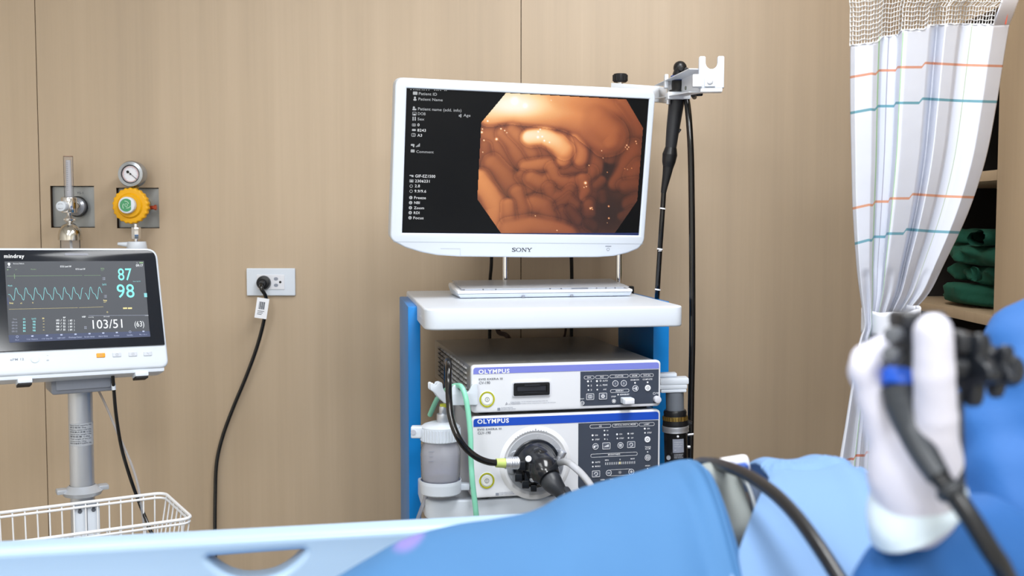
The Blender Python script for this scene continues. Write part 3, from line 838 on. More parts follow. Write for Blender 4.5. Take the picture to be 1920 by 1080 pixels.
mb = MB(); mb.plate(out, -.004, .032, bevel=.004, seg=3, holes=[[(HX + .0005, -HZ - .0005), (HX + .0005, HZ + .0005), (-HX - .0005, HZ + .0005), (-HX - .0005, -HZ - .0005)][::-1]])
mb.plate([(xl + .03, zb_ + .01), (xl + .03, zt - .02), (xr - .03, zt - .02), (xr - .03, zb_ + .01)], .03, .068, bevel=.008)
mb.build('housing', WHITE, t)
mb = MB(); mb.line([sm(737, 453.2, -.004), sm(1207, 457.5, -.004)], .0008, d=-.0041); mb.line([sm(826, 466, -.004), sm(863, 466.5, -.004), sm(863, 479, -.004)], .0007, d=-.0041); mb.build('seam_line', mat('seam_grey', 'aeb6c2', .5), t)
mb = MB(); mb.rect(-HX - .003, -HZ - .003, HX + .003, HZ + .003, d=.001, ext=.0012)
scr = mb.build('screen', mat('display_black', '090a0c', .45, spec=.25), t)
# maker's lettering with slab serifs
mb = MB(); a, b = sm(959.5, 472, -.0042), sm(997, 472.5, -.0042); h = .0087; w = (b[0] - a[0])
zz_ = a[1]; L4 = w / 4.35
mb.text('S', a[0] + .0, zz_, w=L4 * .86, cap=h, d=-.0041, bold=.02)
mb.plate([(a[0] + L4 * 1.47 + L4 * .60 * math.cos(q), zz_ + h / 2 + h * .52 * math.sin(q)) for q in np.linspace(0, 2 * PI, 30, endpoint=False)], -.0043, -.0041, [[(a[0] + L4 * 1.47 + L4 * .40 * math.cos(q), zz_ + h / 2 + h * .40 * math.sin(q)) for q in np.linspace(0, 2 * PI, 30, endpoint=False)][::-1]])
x = a[0] + L4 * 2.2
for q in (x + .12 * L4, x + .86 * L4): mb.rect(q - .06 * L4, zz_, q + .06 * L4, zz_ + h, d=-.0041)
mb.line([(x + .10 * L4, zz_ + h * .96), (x + .86 * L4, zz_ + h * .04)], .19 * L4, d=-.0041)
mb.rect(x - .05 * L4, zz_ + h - .0009, x + .3 * L4, zz_ + h, d=-.0041); mb.rect(x - .06 * L4, zz_, x + .3 * L4, zz_ + .0009, d=-.0041); mb.rect(x + .68 * L4, zz_ + h - .0009, x + 1.04 * L4, zz_ + h, d=-.0041)
x = a[0] + L4 * 3.32
mb.line([(x + .1 * L4, zz_ + h), (x + .5 * L4, zz_ + h * .45)], .2 * L4, d=-.0041); mb.line([(x + .92 * L4, zz_ + h), (x + .5 * L4, zz_ + h * .45)], .13 * L4, d=-.0041)
mb.rect(x + .42 * L4, zz_, x + .58 * L4, zz_ + h * .5, d=-.0041); mb.rect(x + .26 * L4, zz_, x + .76 * L4, zz_ + .0009, d=-.0041); mb.rect(x - .08 * L4, zz_ + h - .0009, x + .32 * L4, zz_ + h, d=-.0041); mb.rect(x + .72 * L4, zz_ + h - .0009, x + 1.08 * L4, zz_ + h, d=-.0041)
mb.build('brand_lettering', mat('brand_grey', '4a4f58', .4), t)
a = sm(1140, 467.5, -.004)
MB().ring(a[0], a[1], .0034, .0008, d=-.0041, ext=.0005).build('power_button', GPRINT, t)
a, b = sm(1135, 462.5, -.004), sm(1146, 462, -.004); MB().rect(a[0], a[1], b[0], b[1] + .0012, d=-.0041).build('button_mark', GPRINT, t)
# text on the screen
def Zs(x, y): return (755 + x / 4, 160 + y / 4)
TW = mat('screen_text_white', (.80, .82, .84), emit=.95); TG = mat('screen_text_grey', (.50, .52, .54), emit=.9)
DS = -.0004
def Tm(mb, s, zx, zy, zw, zh, bold=0.):
    x0, z0 = sm(*Zs(zx, zy), DS); x1, _ = sm(*Zs(zx + zw, zy), DS); _, z1 = sm(*Zs(zx, zy - zh), DS)
    mb.text(s, x0, z0, w=x1 - x0, cap=abs(z1 - z0), d=DS, bold=bold)
def Pm(zx, zy): return sm(*Zs(zx, zy), DS)
mb = MB()
for s_, x, y, w, h in (('Patient ID', 121, 72, 136, 21), ('Patient Name', 118, 112, 182, 20), ('Patient name (add. info)', 115, 186, 326, 21), ('DOB', 114, 222, 58, 20), ('Sex', 112, 262, 50, 20), ('Age', 456, 234, 52, 20), ('Comment', 102, 506, 130, 19)):
    Tm(mb, s_, x, y, w, h, .006)
mb.build('form_text', TG, scr)
mb = MB()
for s_, x, y, w, h in (('0', 110, 306, 16, 20), ('8243', 110, 346, 64, 20), ('A3', 110, 384, 35, 20), ('GIF-EZ1500', 94, 690, 150, 21), ('2306231', 92, 727, 110, 20), ('2.8', 91, 764, 38, 20), ('9.9/9.6', 88, 803, 88, 20), ('Freeze', 86, 852, 88, 20), ('NBI', 86, 889, 42, 19), ('Zoom', 84, 928, 76, 19), ('RDI', 83, 965, 43, 19), ('Focus', 80, 1003, 76, 19)):
    Tm(mb, s_, x, y, w, h, .012)
mb.build('status_text', TW, scr)
mb = MB(); k4 = abs(Pm(100, 0)[0] - Pm(0, 0)[0]) / 100
def ic(x, y, w, h, r=2):
    c = Pm(x, y); mb.plate(rrect(c[0] - w * k4 / 2, c[1] - h * k4 / 2, c[0] + w * k4 / 2, c[1] + h * k4 / 2, r * k4), DS - .0002, DS)
def io(x, y, w, h, r=4, th=3):
    c = Pm(x, y); mb.rframe(c[0] - w * k4 / 2, c[1] - h * k4 / 2, c[0] + w * k4 / 2, c[1] + h * k4 / 2, r * k4, th * k4, d=DS)
ic(94, 59, 34, 24, 4); ic(92, 108, 24, 14, 6); c = Pm(92, 92); mb.disc(*c, 8 * k4, d=DS)
ic(88, 181, 30, 12, 5); c = Pm(84, 166); mb.disc(*c, 8 * k4, d=DS); io(88, 213, 30, 26, 4); ic(88, 218, 18, 10)
for x in (78, 94): ic(x, 255, 9, 20, 3); c = Pm(x, 240); mb.disc(*c, 5 * k4, d=DS)
io(84, 297, 28, 20, 5); c = Pm(84, 298); mb.ring(*c, 6 * k4, 3 * k4, d=DS); ic(84, 335, 28, 15, 4); io(81, 372, 32, 26, 8); io(83, 372, 12, 18, 3, 2)
for x, h in ((425, 14), (436, 26)): ic(x, 228, 8, h, 3)
ic(75, 447, 28, 14, 6); ic(82, 458, 10, 12, 3)
for q in range(4): ic(102 + q * 8, 460 - q * 4, 6, 6 + q * 6, 1)
io(75, 492, 30, 22, 5, 4); ic(75, 492, 20, 12)
ic(66, 676, 30, 8); ic(74, 684, 16, 8); io(66, 717, 30, 22, 3); ic(66, 718, 18, 12); c = Pm(64, 756); mb.ring(*c, 12 * k4, 3.5 * k4, d=DS); c = Pm(63, 794); mb.ring(*c, 12 * k4, 3 * k4, d=DS)
for q, y in enumerate((842, 880, 918, 955, 993)): c = Pm(61 - q * 1.5, y); mb.disc(*c, 13 * k4, d=DS)
# cut-off heading at the very top of the screen
for q, x in enumerate((62, 84, 100, 114, 128, 146, 160, 178, 196, 240, 256, 268, 284, 316, 328)): ic(x, 32 + q * .5, 8 - q % 3, 5, 1)
mb.build('icon_text', TG, scr)
mb = MB()
for q, y in enumerate((842, 880, 918, 955, 993)): x0, z0 = Pm(56 - q * 1.5, y + 7); mb.text(str(q + 1), x0, z0, cap=14 * k4, d=DS - .0003, ext=.0001)
mb.build('numeral_text', mat('display_black_print', '101214', .3), scr)
mb = MB(); mb.plate([sm(755, 436.2), sm(1197, 441.3), sm(1197.5, 436.5), sm(960, 437.5)], DS, -.0002); mb.build('status_bar', mat('navy_glow', (.006, .02, .12), emit=1.), scr)

# the moving picture on the screen: folds of pink-orange lining, shaded from the scope's own lamp
NX, NZ = 330, 282
EX0, EZ0, EW, EH = 50, 50, 1170, 985          # picture area in zoom pixels
gx, gy = np.meshgrid(EX0 + EW * (np.arange(NX + 1)) / NX, EZ0 + EH * (np.arange(NZ + 1)) / NZ, indexing='ij')
GP = np.stack([gx.ravel(), gy.ravel(), np.zeros(gx.size)], 1)
wob = np.stack([wave_noise(GP, .014, 5, 3), wave_noise(GP, .014, 6, 3)], 1) * 17
Q2 = GP[:, :2] + wob
lev = .40 + .07 * wave_noise(GP, .012, 3, 2)
lev -= .30 * np.exp(-(((GP[:, 0] - 980) / 190) ** 2 + ((GP[:, 1] - 850) / 230) ** 2))
lev -= .22 * np.exp(-(((GP[:, 0] - 940) / 70) ** 2 + ((GP[:, 1] - 540) / 150) ** 2))
lev -= .05 * np.exp(-(((GP[:, 0] - 700) / 120) ** 2 + ((GP[:, 1] - 890) / 150) ** 2))
def fold(pts, r, b0, b1=None, edge=.30, lx=-.45, ly=-.6, halo_k=.24, soft=.50):
    """one rounded ridge: bright along its crest, darker where it turns away from the lamp"""
    global lev
    b1 = b0 if b1 is None else b1
    pts = np.array(pts, float); rr = 1.22 * (np.linspace(r[0], r[1], len(pts)) if isinstance(r, tuple) else np.full(len(pts), r))
    best = np.full(len(Q2), 9.); off = np.zeros((len(Q2), 2)); par = np.zeros(len(Q2))
    for k in range(max(1, len(pts) - 1)):
        a = pts[k]; b = pts[min(k + 1, len(pts) - 1)]; ab = b - a
        tt = np.clip(((Q2 - a) @ ab) / (ab @ ab + 1e-9), 0, 1)
        d = Q2 - a - tt[:, None] * ab; R_ = rr[k] + (rr[min(k + 1, len(pts) - 1)] - rr[k]) * tt
        u = np.linalg.norm(d, axis=1) / R_
        m = u < best
        best = np.where(m, u, best); off = np.where(m[:, None], d / R_[:, None], off); par = np.where(m, (k + tt) / max(1, len(pts) - 1), par)
    base = b0 + (b1 - b0) * par
    nz = np.sqrt(np.clip(1 - best ** 2, 0, 1))
    sh = .36 + .66 * nz + .34 * (off[:, 0] * lx + off[:, 1] * ly)
    val = base * np.clip(sh, edge, 1.12)
    al = np.clip((1.0 - best) / soft, 0, 1); al = al * al * (3 - 2 * al)
    halo = np.exp(-np.clip(best - 1, 0, 9) / .15) * (best >= 1) * halo_k      # crease beside the ridge
    lev = lev * (1 - halo)
    lev = lev * (1 - al) + val * al
for a in (([(140, 330), (200, 450), (270, 560)], (70, 45), .50, .42), ([(230, 330), (300, 420), (360, 520)], 52, .52, .44), ([(300, 300), (400, 420), (430, 470)], 48, .55, .48), ([(110, 420), (120, 540)], 40, .42),
          ([(150, 540), (230, 610), (310, 700)], 66, .50, .46), ([(380, 560), (470, 540), (540, 540)], 48, .55), ([(350, 620), (400, 690), (420, 730)], 40, .44), ([(420, 640), (500, 690), (540, 660)], 52, .52, .48),
          ([(1000, 470), (980, 500)], 52, .42), ([(900, 470), (880, 590)], 52, .46), ([(1130, 470), (1080, 580), (1000, 690)], (85, 45), .50, .42), ([(1180, 560), (1130, 620)], 60, .46), ([(1160, 690), (1080, 700)], 56, .40), ([(1170, 800), (1090, 830)], 46, .33), ([(1130, 880), (1060, 920)], 40, .27),
          ([(870, 700), (920, 660)], 34, .36), ([(920, 760), (930, 800)], 28, .24), ([(560, 570), (590, 650), (680, 700), (780, 670), (850, 600)], (46, 44), .52, .46), ([(640, 600), (720, 590), (790, 590)], 34, .38),
          ([(540, 720), (560, 780), (640, 780), (700, 740)], 40, .45, .42), ([(780, 660), (800, 740), (790, 780)], (44, 26), .52, .48), ([(620, 830), (690, 790), (740, 830)], 36, .38), ([(640, 880), (650, 950)], 40, .37), ([(700, 870), (760, 950)], 36, .31), ([(830, 830), (840, 900)], 46, .40, .32), ([(830, 970), (870, 990)], 40, .22),
          ([(450, 830), (520, 850), (560, 920)], (66, 56), .56, .46), ([(330, 740), (380, 860), (370, 930)], 50, .54, .50), ([(60, 640), (130, 740), (190, 850), (190, 980)], (70, 90), .80, .74), ([(270, 830), (280, 930)], (46, 52), .66, .62),
          ([(280, 1020), (430, 985), (560, 1000), (680, 1040)], (78, 66), .66, .56),
          ([(740, 370), (765, 450), (765, 520)], (66, 52), .72, .66), ([(620, 400), (650, 470), (640, 510)], (80, 54), .80, .72), ([(420, 360), (510, 345), (600, 400), (650, 440)], (62, 62), 1.08, .92)):
    fold(*a)
fold([(120, 150), (300, 130), (480, 150), (640, 165), (800, 215), (960, 350)], (108, 120), 1.10, .62, edge=.5, lx=-.1, ly=-.35, halo_k=.38, soft=.22)
fold([(640, 60), (900, 110), (1080, 170), (1200, 300)], (110, 70), .80, .48, edge=.72, lx=-.1, ly=-.1, halo_k=0., soft=.9)
fold([(880, 250), (980, 330), (985, 400)], (110, 50), .64, .62, edge=.55, halo_k=0., soft=.6)
fold([(1060, 110), (1160, 230), (1200, 330)], (45, 50), .60, .46, halo_k=.1, soft=.6)
lev = lev * (.66 + .50 * np.exp(-(((GP[:, 0] - 330) / 620) ** 2 + ((GP[:, 1] - 180) / 620) ** 2)))
lev += .42 * np.exp(-(((GP[:, 0] - 320) / 150) ** 2 + ((GP[:, 1] - 140) / 70) ** 2)) + .10 * np.exp(-(((GP[:, 0] - 500) / 130) ** 2 + ((GP[:, 1] - 340) / 60) ** 2))
for x, y, r in ((308, 108, 25), (380, 140, 15), (85, 322, 9), (185, 370, 10), (100, 378, 6), (90, 300, 5), (92, 460, 4), (470, 318, 6), (484, 302, 5), (468, 356, 8), (498, 352, 6), (512, 380, 6), (548, 392, 5), (215, 298, 6), (240, 310, 5), (255, 325, 4), (800, 675, 11), (806, 700, 5), (790, 706, 4), (835, 855, 8), (845, 850, 5), (850, 862, 4), (965, 840, 7), (966, 925, 7), (955, 958, 3), (955, 600, 4), (1095, 412, 6), (1108, 425, 5), (1098, 438, 5), (1085, 425, 4), (1160, 385, 5), (1165, 400, 4), (1080, 575, 3), (1100, 580, 3), (1130, 572, 3), (915, 450, 4), (825, 552, 4), (560, 103, 3), (600, 1012, 4), (450, 908, 4), (125, 245, 6), (925, 500, 4)):
    lev += 1.3 * np.exp(-((GP[:, 0] - x) ** 2 + (GP[:, 1] - y) ** 2) / (r * .75) ** 2)
lev = np.clip(lev, 0, 1.9)
ramp_x = [0, .12, .25, .4, .55, .75, .95, 1.15, 1.5, 1.9]
ramp = np.array([(.018, .011, .010), (.045, .020, .014), (.14, .045, .022), (.30, .090, .036), (.50, .165, .058), (.78, .30, .10), (.95, .48, .19), (1., .72, .38), (1., .95, .78), (1., 1., 1.)])
rgb = np.stack([np.interp(lev, ramp_x, ramp[:, k]) for k in range(3)], 1)
tx = np.clip((GP[:, 0] - 500) / 700, 0, 1)[:, None]
rgb = rgb * (1 - tx * np.array([.10, .26, .30]))
def inside(x, y):
    poly = [(248, 52), (1092, 95), (1214, 292), (1172, 800), (1010, 1032), (214, 1032), (54, 790), (80, 255)]
    r = np.ones(len(x), bool)
    for (ax_, ay), (bx_, by) in zip(poly, poly[1:] + poly[:1]):
        r &= (bx_ - ax_) * (y - ay) - (by - ay) * (x - ax_) >= 0
    return r
ins = inside(GP[:, 0], GP[:, 1]).reshape(NX + 1, NZ + 1)
crn = {k: V((*sm(880 + x / 3.7235, 160 + y / 3.7235, -.0003), 0)) for k, x, y in (('a', EX0, EZ0), ('b', EX0 + EW, EZ0), ('c', EX0 + EW, EZ0 + EH), ('d', EX0, EZ0 + EH))}
def scr_pt(i, j):
    u, v = i / NX, j / NZ
    p = (crn['a'] * (1 - u) + crn['b'] * u) * (1 - v) + (crn['d'] * (1 - u) + crn['c'] * u) * v
    return (p.x, -.0003, p.y)
vid = -np.ones((NX + 1, NZ + 1), int); vv, ff, cc = [], [], []
for i in range(NX + 1):
    for j in range(NZ + 1):
        if ins[i, j]: vid[i, j] = len(vv); vv.append(scr_pt(i, j)); cc.append(rgb[i * (NZ + 1) + j])
for i in range(NX):
    for j in range(NZ):
        q = [vid[i, j], vid[i, j + 1], vid[i + 1, j + 1], vid[i + 1, j]]
        if min(q) >= 0: ff.append(q)
        elif sum(x >= 0 for x in q) == 3: ff.append([x for x in q if x >= 0])
pm_ = bpy.data.materials.new('endoscopy_picture'); pm_.use_nodes = True
nt = pm_.node_tree; bs = nt.nodes['Principled BSDF']; at_ = nt.nodes.new('ShaderNodeAttribute'); at_.attribute_name = 'picture'
nt.links.new(at_.outputs['Color'], bs.inputs['Emission Color']); bs.inputs['Emission Strength'].default_value = 1. * EMF; bs.inputs['Base Color'].default_value = (.01, .01, .01, 1); bs.inputs['Roughness'].default_value = .2
ob = raw_mesh('endoscopy_picture', vv, ff, pm_, scr, smooth=False)
ca = ob.data.color_attributes.new('picture', 'FLOAT_COLOR', 'POINT')
ca.data.foreach_set('color', np.concatenate([np.array(cc), np.ones((len(cc), 1))], 1).ravel())
EMITS = [pm_, SCR]
# ================================================================== the equipment cart
CT = frame((-.167, 2.094, 0), .16)
CW, CD, CZ, CTH = .516, .55, 1.228, .041
ZL = .855
t = thing('equipment_cart', 'white shelved equipment cart with bright blue side posts', 'cart', CT)
def shelf_mb(z, th, lip):
    mb = MB()
    o = [(0, 0), (CW, 0), (CW, CD), (0, CD)]
    o = round_poly(o, [.035, .022, .012, .012], 8)
    # flat slab lying down: build as a plate then tip it over
    R = Matrix.Translation((0, 0, z - th / 2)) @ Matrix.Rotation(PI / 2, 4, 'X').inverted()
    mb.plate([(p[0], -p[1]) for p in o][::-1], -th / 2, th / 2, bevel=.004, seg=3, M=Matrix.Translation((0, 0, z - th / 2)) @ Matrix.Rotation(PI / 2, 4, 'X'))
    return mb
sh = shelf_mb(CZ, CTH, 0).build('shelf', WHITE, t)
for k, (v, l) in enumerate(((.12, .008), (.09, .003), (.07, .003), (.05, .003))): MB().box2((-.0006, v - l, CZ - .024), (.0002, v + .001, CZ - .020)).build('screw_mark', LGREY, sh)
shelf_mb(ZL, .038, 0).build('shelf', WHITE, t)
shelf_mb(.48, .038, 0).build('shelf', WHITE, t)
mb = MB(); mb.box2((-.019, .2, .10), (.007, .50, CZ - .010), b=.003); mb.build('side_post', BLUEP, t)
mb = MB(); mb.box2((CW - .004, .2, .10), (CW + .032, .50, CZ - .006), b=.003); mb.build('side_post', BLUEP, t)
MB().box((CW + .004, .43, CZ + .004), (.022, .016, .020), b=.004).build('post_knob', BLACKM, t)
mb = MB(); mb.box2((-.02, -.02, .09), (CW + .03, CD, .13), b=.008); mb.build('base', OFFW, t)
for x in (.03, CW - .03):
    for y in (.03, CD - .04):
        mb = MB(); mb.cyl((x - .014, y, .045), (x + .014, y, .045), .045, b=.006); mb.cyl((x, y, .05), (x, y, .1), .012); mb.build('castor', BLACKM, t)
CI = CT.inverted()
PL, PR = CI @ V((-.015, 2.585, 0)), CI @ V((.255, 2.615, 0))
for p, zt_ in ((PL, 1.62), (PR, 1.722)):
    mb = MB(); mb.cyl((p.x, p.y, CZ - .02), (p.x, p.y, zt_), .0078, n=24); mb.lathe([(.0078, CZ), (.014, CZ), (.014, CZ + .008), (.0078, CZ + .012)], 24, Matrix.Translation((p.x, p.y, 0))); mb.build('pole', CHROME, t)
mb = MB(); mb.box((PL + PR) / 2 + V((0, 0, 1.53)), ((PR - PL).length + .04, .03, .05), b=.004)
mid = CI @ (SM @ V((0, .066, .0)))
c_ = (PL + PR) / 2 + V((0, 0, 1.53))
mb.tube([c_, c_ * .4 + mid * .6, mid + V((0, .012, 0))], .022, n=12); mb.build('monitor_mount', GREYP, t)

# white arm and hooks for hanging scopes, clamped on top of the taller pole
hp = CT @ V((PR.x, PR.y, 1.722))
t = thing('scope_hanger', 'white scope hanger arm with notched hook beside the large display', 'hanger', Matrix.Translation(hp))
def rel(px, py, Y): return at(px, py, Y) - hp
mb = MB(); mb.cyl((0, 0, .0), (0, 0, .020), .0165, n=20, b=.003)
for k in range(14):
    a = 2 * PI * k / 14; mb.cyl((.0158 * math.cos(a), .0158 * math.sin(a), .003), (.0158 * math.cos(a), .0158 * math.sin(a), .017), .0022, n=8)
mb.build('clamp_knob', BLACKM, t)
a, b = rel(1153, 171, 2.60), rel(1243, 178, 2.52)
mb = MB()
dv = (b - a).normalized(); sd = V((-dv.y, dv.x, 0)) * .018; up = V((0, 0, .018))
mb.hexa([a - sd - up, b - sd - up, b + sd - up, a + sd - up, a - sd + up, b - sd + up, b + sd + up, a + sd + up], b=.002)
arm = mb.build('arm', WHITEP, t)
# folded channel that reaches toward the room
c0, c1 = rel(1238, 173, 2.50), rel(1304, 151, 2.27)
dv = (c1 - c0).normalized(); sd = V((dv.y, -dv.x, 0)).normalized(); dvh = V((dv.x, dv.y, 0)).normalized()
L = (c1 - c0).length
MC = Matrix((( dvh.x, -dvh.y, 0, c0.x), (dvh.y, dvh.x, 0, c0.y), (0, 0, 1, c0.z), (0, 0, 0, 1)))
Lh = math.hypot(c1.x - c0.x, c1.y - c0.y); dz = c1.z - c0.z
hgt = .0245
mb = MB()
def quadbox(pts, th):
    for a, b in zip(pts, pts[1:]): pass
# web (far side), top and bottom flanges flaring toward the free end
def chan(s, y, z):
    return MC @ V((s * Lh, y, z + dz * s))
for y0_, y1_, z0_, z1_ in ((.016, .018, -hgt, hgt), (-.014, .018, hgt - .002, hgt), (-.014, .018, -hgt, -hgt + .002)):
    f0 = .62
    mb.hexa([chan(0, y0_, z0_ * f0), chan(1, y0_, z0_), chan(1, y1_, z0_), chan(0, y1_, z0_ * f0), chan(0, y0_, z1_ * f0 if z1_ > 0 else z1_ * f0), chan(1, y0_, z1_), chan(1, y1_, z1_), chan(0, y1_, z1_ * f0)])
ch = mb.build('channel', WHITEP, t)
SCG = mat('screw_green_grey', '8f978f', .35, metal=.6)
for s, z in ((.42, -.008), (.55, -.004), (.78, .004), (.92, .008)):
    c = chan(s, .016, z); e = chan(s, .0145, z); MB().cyl(c, e, .0042, n=14).build('screw', SCG, ch)
# notched hook block
q = .5 * (at(1310, 140, 2.26) + at(1357, 140, 2.26)) - hp
kx = 2.26 / F
MH = Matrix.Translation(q) @ Matrix.Rotation(-.10, 4, 'Z')
mb = MB()
o_ = [(-23, -25), (23, -25), (23, 31), (21, 33), (13, 33), (11, 31)] + [(11 * math.cos(a), 22 + 11 * math.sin(a) * 1.15) for a in np.linspace(0, -PI, 14)] + [(-11, 31), (-13, 33), (-21, 33), (-23, 31)]
mb.plate([(x * kx, z * kx) for x, z in o_], -.009, .009, bevel=.0012, M=MH); hk = mb.build('hook_block', WHITE, t)
mb = MB(); mb.box((-26 * kx, -.004, -12 * kx), (18 * kx, .026, 23 * kx), b=.002, M=MH); mb.box((-3 * kx, -.011, -14 * kx), (20 * kx, .006, 18 * kx), b=.001, M=MH); mb.box((0, .004, -29 * kx), (40 * kx, .03, 7 * kx), b=.001, M=MH); mb.build('hook_bracket', WHITEP, hk)
mb = MB(); mb.cyl((-3 * kx, -.0138, -14 * kx), (-3 * kx, -.0158, -14 * kx), 5.5 * kx, n=20, b=.0006, M=MH); s_ = mb.build('bolt', STEEL, hk)
# lower plate with two bolts, gripping the hung scope
a = rel(1262, 181, 2.42)
mb = MB(); mb.box(a + V((0.01, 0, 0)), (.05, .05, .016), b=.002); mb.box(a + V((-.014, .012, .034)), (.008, .02, .030), b=.002); lp = mb.build('scope_cradle', WHITEP, t)
for dx in (-.012, .008):
    mb = MB(); mb.cyl(a + V((dx, -.012, -.008)), a + V((dx, -.012, -.018)), .0045, n=6); mb.build('bolt', STEEL, lp)

# --- a scope hanging in the cradle
o = at(1273, 150, 2.42)
t = thing('hung_endoscope', 'black flexible endoscope hanging from the white scope hanger', 'endoscope', Matrix.Translation(o))
r_ = lambda x, y, d=2.42: at(x, y, d) - o
sx_ = 2.42 / F
mb = MB(); mb.tube([r_(1271, 182), r_(1273, 160), r_(1275, 140), r_(1276, 126)], [11 * sx_, 14 * sx_, 14 * sx_, 10 * sx_], n=20); mb.sph(r_(1275, 127), 12.5 * sx_); mb.cyl(r_(1276, 128), r_(1277, 128, 2.395), 5 * sx_, b=.001); mb.cyl(r_(1285, 131), r_(1287, 131, 2.395), 4.5 * sx_, b=.001)
mb.build('control_head', BLACK, t)
mb = MB(); mb.cyl(r_(1272, 152), r_(1273, 143), 15.5 * sx_, b=.002); mb.build('blue_ring', mat('navy_ring', '1d3f86', .4), t)
mb = MB(); mb.tube([r_(1270, 170), r_(1268, 195), r_(1262, 240), r_(1257, 285)], [15 * sx_, 14.5 * sx_, 12.5 * sx_, 10 * sx_], n=20); mb.cyl(r_(1272, 245), r_(1275, 247), 5 * sx_, b=.001); mb.build('grip', mat('grip_grey', '2a2c31', .4), t)
mb = MB(); mb.tube([r_(1258, 277), r_(1256, 290), r_(1254, 304), r_(1253, 315)], [11 * sx_, 14 * sx_, 12.5 * sx_, 9.5 * sx_], n=20); mb.build('channel_port', BLACK, t)
mb = MB(); mb.tube([r_(1253, 312), r_(1250, 330), r_(1246, 350), r_(1244, 362)], [10 * sx_, 8 * sx_, 6 * sx_, 5 * sx_], n=16); mb.build('boot', BLACKM, t)
ip = [(1245, 352, 2.42), (1243, 385, 2.42), (1240, 430, 2.42), (1236, 490, 2.43), (1232, 560, 2.46), (1229, 620, 2.6), (1228, 700, 2.63), (1228, 900, 2.63), (1229, 1150, 2.62), (1240, 1350, 2.6)]
mb = MB(); mb.tube([r_(*p) for p in ip], 4.8 * sx_, n=12); it = mb.build('insertion_tube', BLACKG, t)
mb = MB()
for x, y in ((1242.5, 391), (1237.4, 467), (1233.3, 543)):
    mb.cyl(r_(x + .2, y - 1.2), r_(x - .2, y + 1.2), 5.6 * sx_, n=14)
x, z = r_(1235.2, 470).x, r_(1235.2, 470).z
mb.build('depth_marks', WPRINT, it)
MB().text('20', r_(1233.5, 471).x, r_(1233.5, 471).z, cap=.005, d=r_(1237, 467).y - .0058, bold=.02).build('depth_numeral', WPRINT, it)
up_ = [(1277, 170, 2.42), (1284, 176, 2.41), (1290, 205, 2.40), (1295, 280, 2.39), (1297, 380, 2.385), (1298, 520, 2.38), (1298, 640, 2.375), (1296, 740, 2.37), (1294, 860, 2.36), (1290, 1000, 2.36), (1285, 1250, 2.36)]
mb = MB(); mb.tube([r_(*p) for p in up_], 5.9 * sx_, n=14); mb.build('universal_cord', BLACKG, t)
mb = MB(); mb.cyl(r_(1276, 178), r_(1316, 176, 2.38), 4 * sx_, b=.001); mb.cyl(r_(1302, 182, 2.38), r_(1300, 178, 2.36), 4.5 * sx_); mb.build('side_fitting', BLACK, t)

# --- cables behind the shelf
for lb, pts in (('black cable dropping behind the display beside the thin chrome pole', [(922, 470, 2.60), (921, 500, 2.64), (919, 525, 2.70), (918, 570, 2.725), (918, 640, 2.725), (915, 760, 2.72), (910, 1100, 2.72)]),
                ('black cable dropping behind the display near its middle', [(1071, 470, 2.63), (1072, 510, 2.69), (1072, 560, 2.725), (1071, 640, 2.725), (1066, 760, 2.73), (1060, 1100, 2.73)])):
    A = at(*pts[0]); mb = MB(); mb.tube([at(*p) - A for p in pts], .0042 if 'chrome' in lb else .0046, n=10); ob = mb.build('display_cable', BLACKM); ob.location = A
    tag(ob, lb, 'cable', 'cables behind the display')
for k, (lb, pts) in enumerate((('dark looped cable under the upper shelf beside the chrome pole', [(930, 596, 2.71), (935, 622, 2.70), (948, 628, 2.69), (955, 640, 2.68), (950, 670, 2.70)]), ('thin brown cable slanting under the upper shelf', [(1062, 596, 2.72), (1060, 624, 2.71), (1052, 650, 2.70), (1050, 690, 2.70)]))):
    A = at(*pts[0]); mb = MB(); mb.tube([at(*p) - A for p in pts], .006 if k == 0 else .003, n=8); ob = mb.build('loose_cable', mat('brown_cable', '3a2620', .5)); ob.location = A
    tag(ob, lb, 'cable', 'loose cables under the shelf')

# --- keyboard with its clear cover
def onz(px, py, z):
    r = ray(px, py); return EYE + r * ((z - 1.4) / r.z)
k0, k1 = onz(864, 559.5, CZ + .001), onz(1182, 555, CZ + .001)
kyaw = math.atan2(k1.y - k0.y, k1.x - k0.x); KW = (k1 - k0).length
KD = .152
t = thing('keyboard', 'slim white keyboard under a clear cover on the upper shelf', 'keyboard', Matrix.Translation((k0.x, k0.y, CZ)) @ Matrix.Rotation(kyaw, 4, 'Z'))
mb = MB(); TL = .045
mb.hexa([(0, .004, .0016), (KW, .004, .0016), (KW, KD, .0016), (0, KD, .0016), (-.006, 0, .010), (KW + .004, 0, .010), (KW + .004, KD, .020), (-.006, KD, .020)], b=.0014); mb.build('base', WHITE, t)
mb = MB(); mb.hexa([(-.007, -.001, .0105), (KW + .005, -.001, .0105), (KW + .005, KD + .001, .0205), (-.007, KD + .001, .0205), (-.007, -.001, .0165), (KW + .005, -.001, .0165), (KW + .002, KD + .001, .0268), (-.004, KD + .001, .0268)], b=.0022); mb.build('upper_case', mat('keyboard_white', 'e9edf4', .25), t)
mb = MB()
sl = (.0268 - .0165) / KD
def kz(y): return .0168 + sl * y
def krow(y0, y1, xs):
    for a, b in xs: mb.hexa([(a, y0, kz(y0)), (b, y0, kz(y0)), (b, y1, kz(y1)), (a, y1, kz(y1)), (a + .001, y0 + .001, kz(y0) + .003), (b - .001, y0 + .001, kz(y0) + .003), (b - .001, y1 - .001, kz(y1) + .003), (a + .001, y1 - .001, kz(y1) + .003)])
